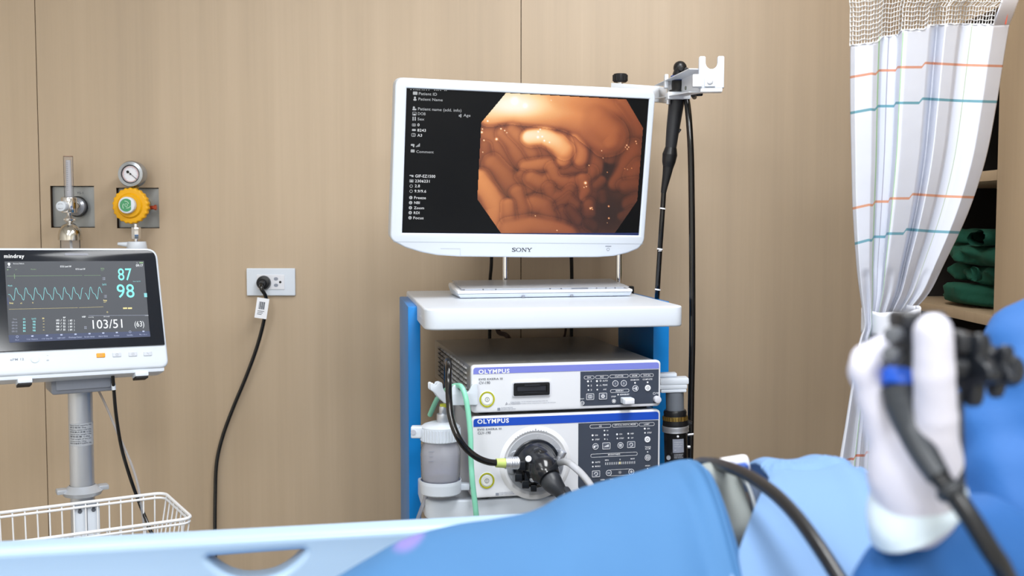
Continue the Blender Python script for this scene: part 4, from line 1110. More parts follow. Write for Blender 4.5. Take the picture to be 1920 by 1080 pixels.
for r in range(6):
    y0 = .010 + r * .0205
    n = 17; wk = (KW - .02) / n
    if r == 0: xs = [(.01, .05), (.052, .078), (.08, .20), (.202, .225), (.227, .25)] + [(.01 + wk * k, .01 + wk * (k + 1) - .002) for k in range(13, n)]
    else: xs = [(.01 + wk * k, .01 + wk * (k + 1) - .002) for k in range(n)]
    krow(y0, y0 + .0185, xs)
mb.build('keys', mat('key_white', 'dfe3ea', .4), t)
mb = MB(); mb.hexa([(.002, .004, kz(.004) + .0036), (KW - .002, .004, kz(.004) + .0036), (KW - .002, KD - .002, kz(KD) + .0036), (.002, KD - .002, kz(KD) + .0036), (.002, .004, kz(.004) + .0048), (KW - .002, .004, kz(.004) + .0048), (KW - .002, KD - .002, kz(KD) + .0048), (.002, KD - .002, kz(KD) + .0048)])
FILM = bpy.data.materials.new('clear_film'); FILM.use_nodes = True
_n = FILM.node_tree; _g = _n.nodes.new('ShaderNodeBsdfGlossy'); _g.inputs['Roughness'].default_value = .08; _t = _n.nodes.new('ShaderNodeBsdfTransparent'); _m = _n.nodes.new('ShaderNodeMixShader'); _f = _n.nodes.new('ShaderNodeFresnel'); _f.inputs['IOR'].default_value = 1.4
_n.links.new(_f.outputs[0], _m.inputs[0]); _n.links.new(_t.outputs[0], _m.inputs[1]); _n.links.new(_g.outputs[0], _m.inputs[2]); _n.links.new(_m.outputs[0], _n.nodes['Material Output'].inputs[0])
mb.build('clear_cover', clear_mat('film_cover', 'f0f2f6', .5, .5, .12), t)
mb = MB()
for px in (979, 1070):
    u = (px - 864) / (1182 - 864) * KW; mb.box((u, .0015, .0035), (.0065, .004, .0045), b=.0005)
mb.build('catch', GREYP, t)
for x in (.03, KW - .03):
    for y in (.02, KD - .02):
        MB().cyl((x, y, 0), (x, y, .0018), .006, n=14).build('rubber_foot', BLACKM, t)
# ================================================================== the two stacked units
DV = frame((-.0779, 2.0884, 0), .2179)
def dv(px, py, d=0.): return on(DV, px, py, d)
UW = .383
ZC0, ZC1 = 1.0285, 1.1204        # upper unit
ZB0, ZB1 = .8625, 1.0215         # lower unit
UNIT = mat('unit_grey', 'cfcfd0', .35, metal=.15, bump=.02)
FRONT = mat('unit_front_white', 'e4e7ee', .35)
LAV = mat('lavender_band', '7d86d8', .4); ROY = mat('royal_blue_band', '1f4fc0', .35)
GLOWR = mat('button_ring', 'd8d83c', .4)
def zc1(x, y): return (800 + x / 3.375, 640 + y / 3.375)       # zoom with the logos
def zc2(x, y): return (1070 + x / 4.696, 670 + y / 4.696)      # zoom with the keys
def unit(name, label, z0, z1, depth, top_mat):
    t = thing(name, label, 'medical unit', DV @ Matrix.Translation((0, 0, z0 - .006)))
    return t, DV @ Matrix.Translation((0, 0, z0 - .006))
def front(t, z0, z1, depth, band_m, band_h, pan_x, topm):
    h = z1 - z0
    mb = MB(); mb.box2((.002, .012, .006), (UW - .002, depth, .006 + h - .003), b=.003); cs = mb.build('case', topm, t)
    mb = MB(); mb.plate(rrect(0, .006, UW, .006 + h, .008), 0, .016, bevel=.003, seg=3); fp = mb.build('front_panel', FRONT, t)
    mb = MB(); o = round_poly([(.004, .006 + h - .004 - band_h), (UW - .004, .006 + h - .004 - band_h), (UW - .004, .006 + h - .004), (.004, .006 + h - .004)], [.0002, .0002, .006, .006]); mb.plate(o, -.0006, .0002); bd = mb.build('colour_band', band_m, fp)
    mb = MB(); o = round_poly([(pan_x, .006 + .006), (UW - .0045, .006 + .006), (UW - .0045, .006 + h - .0055 - band_h), (pan_x, .006 + h - .0055 - band_h)], [.008, .008, .0002, .0002]); mb.plate(o, -.0006, .0002); pn = mb.build('control_panel', DGREY, fp)
    for x in (.03, UW - .03):
        for y in (.03, depth - .03):
            MB().cyl((x, y, 0), (x, y, .0065), .011, n=16).build('rubber_foot', BLACKM, t)
    return cs, fp, bd, pn
class Pan:
    """lettering helper on a unit's front, measured off the close-up views"""
    def __init__(s, zf, z0, d=-.0008, k=4.696): s.f, s.o, s.d, s.k = zf, z0 - .006, d, k
    def p(s, x, y):
        a = dv(*s.f(x, y), 0.); return (a[0], a[1] - s.o)
    def w(s, n): return n / s.k * (2.12 / F)
    def t(s, mb, txt, x, y, w, h, bold=.008, align='L'):
        a = s.p(x, y); b = s.p(x + w, y); mb.text(txt, a[0], a[1], w=b[0] - a[0], cap=s.w(h), d=s.d, bold=bold)
    def dot(s, mb, x, y, r): a = s.p(x, y); mb.disc(a[0], a[1], s.w(r), d=s.d, n=16)
    def ring(s, mb, x, y, r, th): a = s.p(x, y); mb.ring(a[0], a[1], s.w(r), s.w(th), d=s.d)
    def pill(s, mb, x0, y0, x1, y1, r=14, th=2.6):
        a, b = s.p(x0, y1), s.p(x1, y0); mb.rframe(a[0], (a[1] + s.p(x1, y1)[1]) / 2, b[0], (b[1] + s.p(x0, y0)[1]) / 2, s.w(r), s.w(th), d=s.d)
    def bar(s, mb, x0, y0, x1, y1):
        a, b = s.p(x0, y1), s.p(x1, y0); mb.rect(a[0], a[1], b[0], b[1], d=s.d)

# ---- upper unit
t, M1 = unit('video_processor', 'grey endoscopy video processor with lavender band on top of the light source', ZC0, ZC1, .489, GREYM)
TOPM = mat('case_silver', 'b4b0aa', .3, metal=.55)
cs, fp, bd, pn = front(t, ZC0, ZC1, .489, LAV, .0125, .2168, TOPM)
mb = MB()
for r in range(7):
    for c in range(9):
        y = .06 + c * .042; z = .020 + r * .010
        mb.box2((.0008, y, z), (.0024, y + .034, z + .0035))
mb.build('vent_slots', mat('vent_dark', '6a6864', .6), cs)
mb = MB()
for r in range(7):
    for c in range(9):
        y = .06 + c * .042; z = .020 + r * .010
        mb.hexa([(.0018, y, z + .0035), (.0018, y + .034, z + .0035), (.003, y + .034, z + .0035), (.003, y, z + .0035), (-.0014, y + .004, z + .0045), (-.0014, y + .030, z + .0045), (.003, y + .030, z + .008), (.003, y + .004, z + .008)])
mb.build('louvres', UNIT, cs)
A = Pan(zc1, ZC0, k=3.375)
mb = MB(); A.t(mb, 'OLYMPUS', 328, 205, 196, 25, .03); mb.build('brand_lettering', WPRINT, bd)
mb = MB(); A.t(mb, 'EVIS EXERA III', 330, 246, 150, 12, .006); A.t(mb, 'CV-190', 331, 271, 70, 16, .004); mb.build('model_lettering', PRINT, fp)
mb = MB(); A.t(mb, 'CAUTION', 530, 390, 60, 8); A.t(mb, 'ATTENTION', 517, 401, 76, 8); A.t(mb, 'Use the indicated memory portable media only', 598, 384, 168, 6, 0); A.t(mb, 'Veuillez utiliser uniquement le support de donnees', 596, 396, 220, 6, 0)
a = A.p(505, 392); k = A.w(8); mb.plate([(a[0] - k, a[1] - k * .8), (a[0] + k, a[1] - k * .8), (a[0], a[1] + k)], -.0008 - .0002, -.0006, [[(a[0] - k * .6, a[1] - k * .58), (a[0] + k * .6, a[1] - k * .58), (a[0], a[1] + k * .6)][::-1]])
A.t(mb, 'OLYMPUS MEDICAL', 470, 424, 76, 8, 0); A.t(mb, 'SYSTEMS CORP. JAPAN', 470, 434, 92, 8, 0); A.bar(mb, 447, 420, 465, 437)
mb.build('notice_lettering', GPRINT, fp)
def pbutton(fp, x, y, A):
    a = A.p(x, y)
    mb = MB(); mb.disc(a[0], a[1], A.w(52), d=0, ext=.0008, n=40); b = mb.build('power_button', WHITE, fp)
    mb = MB()
    for kk in range(64):
        th = 2 * PI * kk / 64; mb.disc(a[0] + A.w(43) * math.cos(th), a[1] + A.w(46) * math.sin(th), A.w(5.2), d=-.0008, ext=.0006, n=8)
    mb.ring(a[0], a[1], A.w(50), A.w(10), d=-.0008, ext=.0003); mb.build('lamp_ring', GLOWR, b)
    mb = MB(); mb.disc(a[0], a[1], A.w(33), d=-.0008, ext=.0012, n=36); mb.build('push_face', mat('button_face', 'eef0ee', .4), b)
    mb = MB(); mb.ring(a[0], a[1], A.w(14), A.w(2), d=-.0021); mb.rect(a[0] - A.w(1.2), a[1] - A.w(7), a[0] + A.w(1.2), a[1] + A.w(7), d=-.0021); mb.build('power_symbol', PRINT, b)
pbutton(fp, 382, 367, A)
# card slot
a, b = A.p(541, 361), A.p(782, 243)
z0, z1 = a[1] + .003, b[1] - .002
mb = MB(); mb.rframe(a[0], z0, b[0], z1, .004, .0024, d=0, ext=.003); sl_ = mb.build('card_slot', mat('slot_rim', 'd6d9e2', .35), fp)
mb = MB(); mb.rframe(a[0] + .002, z0 + .002, b[0] - .002, z1 - .002, .003, .005, d=0, ext=.004); mb.rect(a[0] + .004, z0 + .004, b[0] - .004, z1 - .004, d=0, ext=.0012); mb.build('slot_frame', BLACK, sl_)
mb = MB(); mb.rect(a[0] + .010, z0 + .011, b[0] - .010, z1 - .009, d=-.001, ext=.0012); mb.rect(a[0] + .024, z1 - .008, b[0] - .022, z1 - .0055, d=-.003, ext=.002); mb.rect(a[0] + .022, z0 + .005, b[0] - .020, z0 + .008, d=-.003, ext=.001); mb.build('slot_flap', mat('flap_grey', '2c2e36', .4), sl_)
B = Pan(zc2, ZC0)
mb = MB()
for x0, x1, y, s_ in ((116, 207, 176, 'ENH'), (216, 332, 172, 'IRIS'), (342, 507, 165, 'CUSTOM'), (517, 606, 160, 'EXAM'), (614, 728, 157, 'WHT BAL'), (348, 513, 294, 'MEMORY')):
    B.pill(mb, x0, y - 14, x1, y + 15); w = {'ENH': 30, 'IRIS': 30, 'CUSTOM': 72, 'EXAM': 44, 'WHT BAL': 64, 'MEMORY': 70}[s_]; B.t(mb, s_, (x0 + x1) / 2 - w / 2, y + 7, w, 13, .012)
for x, y, r in ((151, 211, 9), (154, 249, 7), (155, 287, 7), (230, 209, 9), (232, 246, 7), (233, 284, 7), (565, 224, 8), (676, 219, 8), (416, 328, 7)): B.dot(mb, x, y, r)
for s_, x, y, w, h in (('1', 176, 216, 6, 14), ('2', 175, 254, 10, 14), ('3', 175, 293, 10, 14), ('AUTO', 281, 213, 44, 14), ('PEAK', 282, 250, 42, 14), ('AVE', 285, 288, 28, 12), ('EXAM ON', 528, 205, 72, 13), ('COMPLETE', 633, 200, 84, 13), ('STOP', 357, 352, 40, 13), ('REW/BUSY', 433, 334, 82, 13), ('RESET', 82, 369, 36, 8), ('PIP', 752, 321, 24, 13)): B.t(mb, s_, x, y, w, h, .012)
B.ring(mb, 262, 206, 8, 3); a = B.p(262, 245)
for x in (255, 262, 269): B.bar(mb, x - 1, 250 - (8 if x == 262 else 0) - 4, x + 1, 252)
B.pill(mb, 724, 308, 744, 326, 4, 2.4)
mb.build('panel_lettering', WPRINT, pn)
KEYG = mat('key_grey', '565d6c', .4)
def keys(pn, B, rects, rounds, whites):
    for x, y, w, h in rects:
        a = B.p(x, y); mb = MB(); mb.plate(rrect(a[0] - B.w(w), a[1] - B.w(h), a[0] + B.w(w), a[1] + B.w(h), B.w(7)), -.0018, -.0005, bevel=.0003); kb = mb.build('key', KEYG, pn)
        mb = MB(); mb.rframe(a[0] - B.w(w), a[1] - B.w(h), a[0] + B.w(w), a[1] + B.w(h), B.w(7), B.w(3.4), d=-.0018)
        yield kb, mb, a
    for x, y, r in rounds:
        a = B.p(x, y); mb = MB(); mb.cyl((a[0], -.0005, a[1]), (a[0], -.0018, a[1]), B.w(r), n=26); kb = mb.build('key', KEYG, pn)
        mb = MB(); mb.ring(a[0], a[1], B.w(r), B.w(3.6), d=-.0018)
        yield kb, mb, a
    for x, y, r in whites:
        a = B.p(x, y); mb = MB(); mb.cyl((a[0], -.0005, a[1]), (a[0], -.002, a[1]), B.w(r), n=26); kb = mb.build('key', WPRINT, pn, label='white round key')
        mb = MB(); mb.ring(a[0], a[1], B.w(r * .45), B.w(3), d=-.002)
        yield kb, mb, a
dd = -.0018
for i, (kb, mb, a) in enumerate(keys(pn, B, [(169, 345, 36, 28), (282, 340, 37, 29)], [(391, 229, 28), (465, 227, 28), (567, 272, 28), (378, 384, 18), (101, 401, 18)], [(677, 268, 27)])):
    w = B.w
    if i == 0: mb.rframe(a[0] - w(19), a[1] - w(14), a[0] + w(19), a[1] + w(14), w(8), w(3.5), d=dd); mb.ring(a[0], a[1], w(9), w(3), d=dd)
    elif i == 1:
        mb.ring(a[0], a[1], w(17), w(3.5), d=dd)
        for q in range(6): th = q * PI / 3; mb.disc(a[0] + w(9) * math.cos(th), a[1] + w(9) * math.sin(th), w(4), d=dd, n=8)
    elif i in (2, 3): mb.text('12'[i - 2], a[0], a[1] - w(8), cap=w(16), d=dd, align='C', bold=.01)
    elif i == 4: mb.rect(a[0] - w(20), a[1] - w(3), a[0] - w(2), a[1] + w(3), d=dd); mb.rframe(a[0] + w(2), a[1] - w(14), a[0] + w(14), a[1] + w(14), w(2), w(5), d=dd)
    elif i == 5: mb.rect(a[0] - w(8), a[1] - w(8), a[0] + w(8), a[1] + w(8), d=dd)
    elif i == 6: mb.rect(a[0] - w(12), a[1] - w(2), a[0] + w(12), a[1] + w(2), d=dd)
    mb.build('key_symbol', PRINT if i == 7 else WPRINT, kb)
# memory stick plugged in, and the small round knob
a = B.p(505, 362)
mb = MB(); mb.rect(B.p(450, 352)[0], B.p(450, 384)[1], B.p(516, 345)[0], B.p(516, 345)[1], d=-.0005, ext=.0006); mb.build('port', BLACK, pn)
t2 = thing('memory_stick', 'white memory stick plugged into the upper unit', 'memory stick', M1 @ Matrix.Translation((B.p(482, 372)[0], -.0015, B.p(482, 372)[1])))
mb = MB(); mb.box((0, -.011, 0), (.0225, .022, .0115), b=.0022, seg=3); mb.build('case', WHITE, t2)
mb = MB(); mb.box((0, -.0235, 0), (.020, .005, .0095), b=.0015); mb.build('cap', mat('stick_cap', 'e6e9f2', .3), t2)
a = B.p(752, 366); mb = MB(); mb.cyl((a[0], -.0004, a[1]), (a[0], -.013, a[1]), B.w(31), n=30, b=.001); mb.build('output_cap', mat('grey_white_cap', 'd4d6e0', .45), pn)

# ---- lower unit
t, M2 = unit('light_source', 'white endoscopy light source with royal blue band holding the black connector', ZB0, ZB1, .50, UNIT)
cs, fp, bd, pn = front(t, ZB0, ZB1, .50, ROY, .0155, .2130, UNIT)
A = Pan(zc1, ZB0, k=3.375)
mb = MB(); A.t(mb, 'OLYMPUS', 320, 521, 200, 26, .03); mb.build('brand_lettering', WPRINT, bd)
mb = MB(); A.t(mb, 'EVIS EXERA III', 322, 564, 150, 12, .006); A.t(mb, 'CLV-190', 323, 588, 82, 16, .004); mb.build('model_lettering', PRINT, fp)
mb = MB(); A.t(mb, 'OLYMPUS MEDICAL SYSTEMS', 460, 962, 84, 8, 0); A.t(mb, 'CORP. TOKYO JAPAN', 460, 972, 92, 8, 0); A.bar(mb, 436, 958, 456, 975); mb.build('notice_lettering', GPRINT, fp)
pbutton(fp, 380, 881, A)
B = Pan(zc2, ZB0)
mb = MB()
for x0, x1, y, s_, w in ((167, 353, 605, 'AIR', 26), (365, 592, 596, 'OPTICAL DIGITAL MODE', 186), (601, 736, 588, 'LAMP', 46), (175, 586, 856, 'BRIGHTNESS', 106)):
    B.pill(mb, x0, y - 15, x1, y + 16); B.t(mb, s_, (x0 + x1) / 2 - w / 2, y + 7, w, 13, .012)
for x, y, r in ((192, 686, 9), (193, 724, 7), (296, 644, 7), (298, 682, 9), (299, 719, 6), (407, 677, 9), (409, 713, 7), (506, 671, 8), (508, 709, 7), (651, 627, 9), (653, 664, 7), (676, 832, 6), (193, 924, 8), (194, 961, 7), (676, 978, 5)): B.dot(mb, x, y, r)
for s_, x, y, w, h in (('ON', 213, 692, 24, 13), ('STBY', 214, 730, 40, 13), ('H', 317, 650, 11, 12), ('M', 318, 688, 13, 12), ('L', 319, 725, 9, 12), ('ON', 428, 682, 24, 13), ('STBY', 428, 719, 40, 13), ('NBI', 527, 677, 26, 13), ('OP', 530, 714, 21, 11), ('ON', 671, 633, 24, 13), ('STBY', 673, 670, 40, 13), ('TRANS', 652, 796, 52, 13), ('ILLUM', 656, 811, 44, 13), ('AUTO', 214, 930, 44, 14), ('MANU', 214, 966, 46, 14), ('MIN', 302, 911, 30, 13), ('MAX', 527, 899, 36, 13), ('0', 429, 905, 9, 13), ('HIGH', 656, 960, 40, 12), ('100h', 262, 1083, 36, 12), ('200h', 342, 1080, 38, 12), ('300h', 430, 1076, 38, 12)): B.t(mb, s_, x, y, w, h, .012)
for q in range(17):
    x = 306 + q * 16; y = 936 - q * .75
    if q != 8: B.bar(mb, x - 2.2, y - 11, x + 2.2, y + 11)
B.pill(mb, 330, 984, 536, 1040, 26, 2.4); B.ring(mb, 432, 1012, 8, 2.4)
for q in range(8):
    th = q * PI / 4; B.dot(mb, 432 + 14 * math.cos(th), 1012 + 14 * math.sin(th), 1.6)
mb.build('panel_lettering', WPRINT, pn)
mb = MB(); B.bar(mb, 427, 918, 438, 940); mb.build('level_lamp', mat('lamp_cream', (.9, .8, .45), emit=1.1), pn)
for i, (kb, mb, a) in enumerate(keys(pn, B, [(312, 778, 37, 30), (530, 767, 37, 29), (221, 1024, 37, 29)], [(216, 783, 28), (436, 773, 28), (676, 881, 28), (333, 1016, 27), (531, 1006, 27), (128, 1048, 16)], [(674, 721, 27)])):
    w = B.w
    if i == 0:
        for q in range(4): mb.rect(a[0] + w(-24 + q * 12), a[1] - w(10), a[0] + w(-15 + q * 12), a[1] + w(-6 + q * 6), d=dd)
    elif i in (1, 2): mb.plate([(a[0] + w(17) * math.cos(q), a[1] + w(17) * math.sin(q)) for q in np.linspace(-2.2, 3.3, 22)] + [(a[0] + w(12) * math.cos(q), a[1] + w(12) * math.sin(q)) for q in np.linspace(3.3, -2.2, 22)], dd - .0003, dd)
    elif i == 3: mb.rect(a[0] - w(14), a[1] + w(2), a[0] + w(18), a[1] + w(8), d=dd); mb.disc(a[0] - w(10), a[1] - w(4), w(9), d=dd)
    elif i == 4:
        for q in (-9, 0, 9): mb.rect(a[0] - w(14), a[1] + w(q - 2.5), a[0] + w(14), a[1] + w(q + 2.5), d=dd)
    elif i == 5: mb.ring(a[0], a[1], w(17), w(4), d=dd); mb.rect(a[0] - w(8), a[1] - w(3), a[0] + w(8), a[1] + w(3), d=dd)
    elif i in (6, 7, 8):
        r = 14 if i < 8 else 9
        mb.rect(a[0] - w(r), a[1] - w(2.4), a[0] + w(r), a[1] + w(2.4), d=dd)
        if i == 7: mb.rect(a[0] - w(2.4), a[1] - w(14), a[0] + w(2.4), a[1] + w(14), d=dd)
    mb.build('key_symbol', PRINT if i == 9 else WPRINT, kb)
# round socket in the front
SKX, SKZ = .1262, .9265 - (ZB0 - .006)
RS = Matrix.Translation((SKX, 0, SKZ)) @ Matrix.Rotation(PI / 2, 4, 'X')
mb = MB(); mb.lathe([(.0725, -.0004), (.0700, .0016), (.0635, .0030), (.0600, .0006), (.0575, -.0002), (.045, -.0002)], 72, RS); sk = mb.build('socket_surround', mat('surround_white', 'e9ebf0', .35), fp)
mb = MB(); mb.lathe([(.0, .0003), (.0575, .0003), (.0575, .0012), (.05, .0016), (0, .0016)], 64, RS); mb.build('socket_recess', mat('recess_silver', 'c2c6ce', .28, metal=.4), sk)
mb = MB(); Z_ = SKZ + .038
mb.plate(round_poly([(SKX - .056, SKZ - .02), (SKX + .056, SKZ - .02), (SKX + .05, SKZ + .026), (SKX - .05, SKZ + .026)], .01), -.0040, -.001, bevel=.001); mb.build('socket_band', mat('band_grey', 'a7abb4', .3, metal=.4), sk)
mb = MB()
for q in range(13):
    a = 2.25 - q * .085; mb.rect(SKX + .0645 * math.cos(a) - .0009, SKZ + .0645 * math.sin(a) - .0006, SKX + .0645 * math.cos(a) + .0009, SKZ + .0645 * math.sin(a) + .0006, d=-.0030)
mb.disc(SKX, SKZ + .0665, .0012, d=-.0028); mb.build('socket_lettering', GPRINT, sk)

# ---- hook bracket for tubes, clipped on the side of the upper unit
hz0 = ZC0 - .006
t = thing('tube_hook_bracket', 'white hook bracket on the side of the upper unit carrying black and green tubes', 'bracket', DV @ Matrix.Translation((-.004, -.006, hz0 + .02)))
hook = [dv(*zc1(x, y), -.006) for x, y in ((20, 262), (40, 262), (47, 278), (58, 278), (68, 258), (97, 258), (103, 300), (125, 335), (150, 312), (170, 275), (188, 275), (205, 310), (235, 328), (265, 318), (285, 275), (300, 262), (318, 262), (322, 330), (322, 402), (160, 404), (110, 388), (66, 345), (52, 325), (20, 305))]
hook = [(x + .004, z - hz0 - .02) for x, z in hook]
mb = MB(); mb.plate(round_poly(hook, .0035, 4)[::-1], -.004, .004, bevel=.0012); mb.build('hook_plate', WHITE, t)
mb = MB(); mb.plate(round_poly([(x, z - .002) for x, z in [hook[k] for k in (0, 1, 2, 3, 4, 5, 6, 7, 20, 21, 22, 23)]], .003, 4)[::-1], .022, .028, bevel=.0012)
mb.box2((hook[20][0], .002, hook[20][1] - .002), (hook[7][0], .024, hook[20][1] + .004), b=.001); mb.build('rear_hook', WHITE, t)
mb = MB(); mb.box2((-.0005, -.002, hook[18][1] + .004), (.0035, .09, hook[17][1]), b=.001); mb.build('mounting_tab', WHITE, t)

# ---- water bottle hanging in its holder beside the lower unit
c = at(826, 840, 2.10)
kw = 2.10 / F
t = thing('water_bottle', 'clear water bottle with ribbed white lid hanging beside the light source', 'bottle', Matrix.Translation(c))
zt, zl, zb2 = 0.0, 0, 0
prof = [(33 * kw, 16 * kw), (33.5 * kw, 8 * kw), (37 * kw, -2 * kw), (38 * kw, -12 * kw), (37 * kw, -52 * kw), (35 * kw, -60 * kw), (0, -61 * kw)]
inn = [(0, -59 * kw), (33.6 * kw, -58 * kw), (35.6 * kw, -50 * kw), (36.4 * kw, -12 * kw), (35.6 * kw, -2 * kw), (32 * kw, 8 * kw), (31.5 * kw, 16 * kw)]
mb = MB(); mb.lathe(prof + inn, 48); mb.build('bottle', clear_mat('bottle_plastic', 'f8f8ff', .9, .30), t)
mb = MB(); mb.lathe([(0, -58.6 * kw), (33.2 * kw, -57.6 * kw), (35.2 * kw, -50 * kw), (35.6 * kw, -32 * kw), (0, -32 * kw)], 40); mb.build('water', clear_mat('water', 'dcdef0', 1., .12, .02), t)
mb = MB(); nr = 40
ribs = [(r * 1.0, z) for r, z in ((0, 51 * kw), (20 * kw, 50 * kw), (32 * kw, 46 * kw), (37 * kw, 42 * kw), (37.5 * kw, 16 * kw), (35 * kw, 14 * kw), (0, 14 * kw))]
mb.lathe(ribs, 60)
for q in range(nr):
    a = 2 * PI * q / nr; mb.cyl((37.4 * kw * math.cos(a), 37.4 * kw * math.sin(a), 17 * kw), (37.0 * kw * math.cos(a), 37.0 * kw * math.sin(a), 39 * kw), 1.5 * kw, n=6)
ld = mb.build('lid', WHITE, t)
mb = MB(); mb.box((-44 * kw, -.004, 32 * kw), (22 * kw, .022, 22 * kw), b=.003, seg=3); mb.build('lid_tab', WHITE, ld)
MB().plate(circ(-50 * kw, 33 * kw, 5 * kw, 18), -.0166, -.0145).build('tab_hole', mat('tab_shadow', 'b9bcc8', .6), ld)
mb = MB(); mb.cyl((5 * kw, 0, 48 * kw), (5 * kw, 0, 66 * kw), 12 * kw, b=.001); mb.cyl((5 * kw, 0, 64 * kw), (5 * kw, 0, 80 * kw), 7.5 * kw, b=.001); mb.build('metal_port', STEEL, ld)
MB().cyl((6 * kw, 0, 78 * kw), (6 * kw, 0, 84 * kw), 7 * kw).build('port_band', mat('lime_band', 'c9cf4a', .5), ld)
mb = MB(); mb.lathe([(0, -67 * kw), (38 * kw, -67 * kw), (39.5 * kw, -66 * kw), (38.5 * kw, -84 * kw), (34 * kw, -87 * kw), (0, -87 * kw)][::-1], 48); mb.lathe([(37.8 * kw, -67 * kw), (39.5 * kw, -66 * kw), (39.2 * kw, -60 * kw), (37.9 * kw, -60 * kw)], 48)
mb.box((30 * kw, .012, -76 * kw), (50 * kw, .02, 12 * kw), b=.002); mb.build('holder', WHITE, t)
mb = MB()
for q, (x, z, w) in enumerate(((-20, 0, 20), (-18, -9, 12), (-20, -18, 20))):
    mb.rect((x) * kw, z * kw, (x + w * .5) * kw, (z + 1) * kw, d=-37.6 * kw + .001)
mb.build('level_marks', GPRINT, t)
# clear drain tubing below it
pts = [at(x, y, 2.12) for x, y in ((800, 915), (797, 935), (790, 955), (783, 975), (774, 1010), (770, 1080), (772, 1300))]
mb = MB(); mb.tube([p - pts[0] for p in pts], .0042, n=10); ob = mb.build('drain_tubing', CLEARTUBE); ob.location = pts[0]
tag(ob, 'clear tubing slanting below the water bottle across the blue post', 'tubing')

# ---- green tube over the hook
pts = [at(*p) for p in ((806, 778, 2.20), (822, 745, 2.16), (842, 728, 2.10), (858, 723, 2.075), (866, 727, 2.06), (873, 745, 2.05), (878, 775, 2.045), (882, 815, 2.04), (883, 860, 2.035), (886, 905, 2.03), (892, 957, 2.03), (896, 1010, 2.04), (900, 1200, 2.04))]
mb = MB(); mb.tube([p - pts[0] for p in pts], 5.2 * 2.05 / F, n=12); ob = mb.build('green_tubing', mat('mint_tube', '8fdcc0', .25, sss=.2)); ob.location = pts[0]
tag(ob, 'mint green tubing looped over the white hook and down past the light source', 'tubing')
# ---- black video cable over the hook into the light source connector
cpt = [(838, 790, 2.3), (838, 730, 2.24), (838, 700, 2.20), (838, 680, 2.14), (840, 676, 2.07), (841, 690, 2.03), (841, 715, 2.015), (842, 750, 2.01), (846, 785, 2.0), (858, 818, 1.99), (875, 842, 1.99), (895, 858, 1.99), (915, 866, 1.995), (932, 868, 2.0)]
pts = [at(*p) for p in cpt]
t = thing('video_cable', 'thick black cable looping from the hook to the chrome plug on the light source', 'cable', Matrix.Translation(pts[0]))
mb = MB(); mb.tube([p - pts[0] for p in pts], 6.4 * 2.03 / F, n=14); mb.build('cord', BLACKG, t)
e0, e1, e2 = at(930, 868, 2.0) - pts[0], at(947, 868.5, 2.005) - pts[0], at(972, 868, 2.012) - pts[0]
mb = MB(); mb.cyl(e0, e1, 8 * kw, 9 * kw, n=24); mb.build('lime_sleeve', mat('lime_sleeve', 'c3d67a', .5), t)
mb = MB(); dv_ = (e2 - e1); mb.cyl(e1, e1 + dv_ * .35, 9.5 * kw, n=28, b=.001)
for q in range(4): mb.cyl(e1 + dv_ * (.32 + q * .17), e1 + dv_ * (.47 + q * .17), 11.5 * kw, n=28, b=.0012)
mb.cyl(e1, e2, 10.6 * kw, n=28); mb.build('plug', STEEL, t)

# ---- plug of another scope hanging at the side of the cart
c = at(1266, 780, 2.25); kq = 2.25 / F
t = thing('endoscope_plug', 'black endoscope plug with grey neck and white cap hanging by the control panels', 'plug', Matrix.Translation(c) @ Matrix.Rotation(-.03, 4, 'Y'))
mb = MB(); mb.lathe([(0, 46 * kq), (17 * kq, 46 * kq), (17 * kq, 8 * kq), (0, 8 * kq)], 32); mb.build('neck', mat('neck_grey', '6d737c', .4), t)
mb = MB(); mb.box((-4 * kq, 0, 58 * kq), (52 * kq, .034, 10 * kq), b=.003); mb.box((-2 * kq, 0, 68 * kq), (54 * kq, .036, 12 * kq), b=.003); mb.box((-14 * kq, .012, 78 * kq), (38 * kq, .024, 7 * kq), b=.002); mb.box((-4 * kq, 0, 50 * kq), (48 * kq, .034, 6 * kq), b=.002); mb.build('white_cap', WHITE, t)
mb = MB(); mb.lathe([(0, 12 * kq), (20 * kq, 12 * kq), (22 * kq, 8 * kq), (21 * kq, 2 * kq), (23 * kq, -6 * kq), (24 * kq, -14 * kq), (24 * kq, -26 * kq), (22 * kq, -30 * kq), (22 * kq, -100 * kq), (16 * kq, -115 * kq), (8 * kq, -150 * kq), (0, -150 * kq)], 40); mb.cyl((22 * kq, 0, -12 * kq), (30 * kq, 0, -16 * kq), 5 * kq, n=12); bd_ = mb.build('body', BLACK, t)
mb = MB(); mb.lathe([(21.8 * kq, 1 * kq), (23 * kq, 1 * kq), (23.4 * kq, -7 * kq), (22.4 * kq, -7 * kq)], 40)
for q in range(30):
    a = 2 * PI * q / 30; mb.cyl((23 * kq * math.cos(a), 23 * kq * math.sin(a), 0), (23.2 * kq * math.cos(a), 23.2 * kq * math.sin(a), -7 * kq), 1.1 * kq, n=6)
mb.build('knurled_ring', BRASS, t)
mb = MB(); mb.lathe([(22 * kq, -17 * kq), (25 * kq, -18 * kq), (25.5 * kq, -22 * kq), (24.6 * kq, -25 * kq), (25.2 * kq, -29 * kq), (22 * kq, -30 * kq)], 40); mb.build('chrome_ring', STEEL, t)
mb = MB(); mb.cyl((22 * kq, -.004, -36 * kq), (33 * kq, -.004, -35 * kq), 2.2 * kq, n=10); mb.cyl((-17 * kq, -20 * kq, -74 * kq), (-18 * kq, -27 * kq, -74 * kq), 4 * kq, n=12); mb.cyl((21 * kq, 0, -60 * kq), (27 * kq, 0, -60 * kq), 3 * kq, n=12); mb.cyl((21 * kq, 0, -88 * kq), (27 * kq, 0, -90 * kq), 4 * kq, n=12); mb.build('side_pin', STEEL, t)
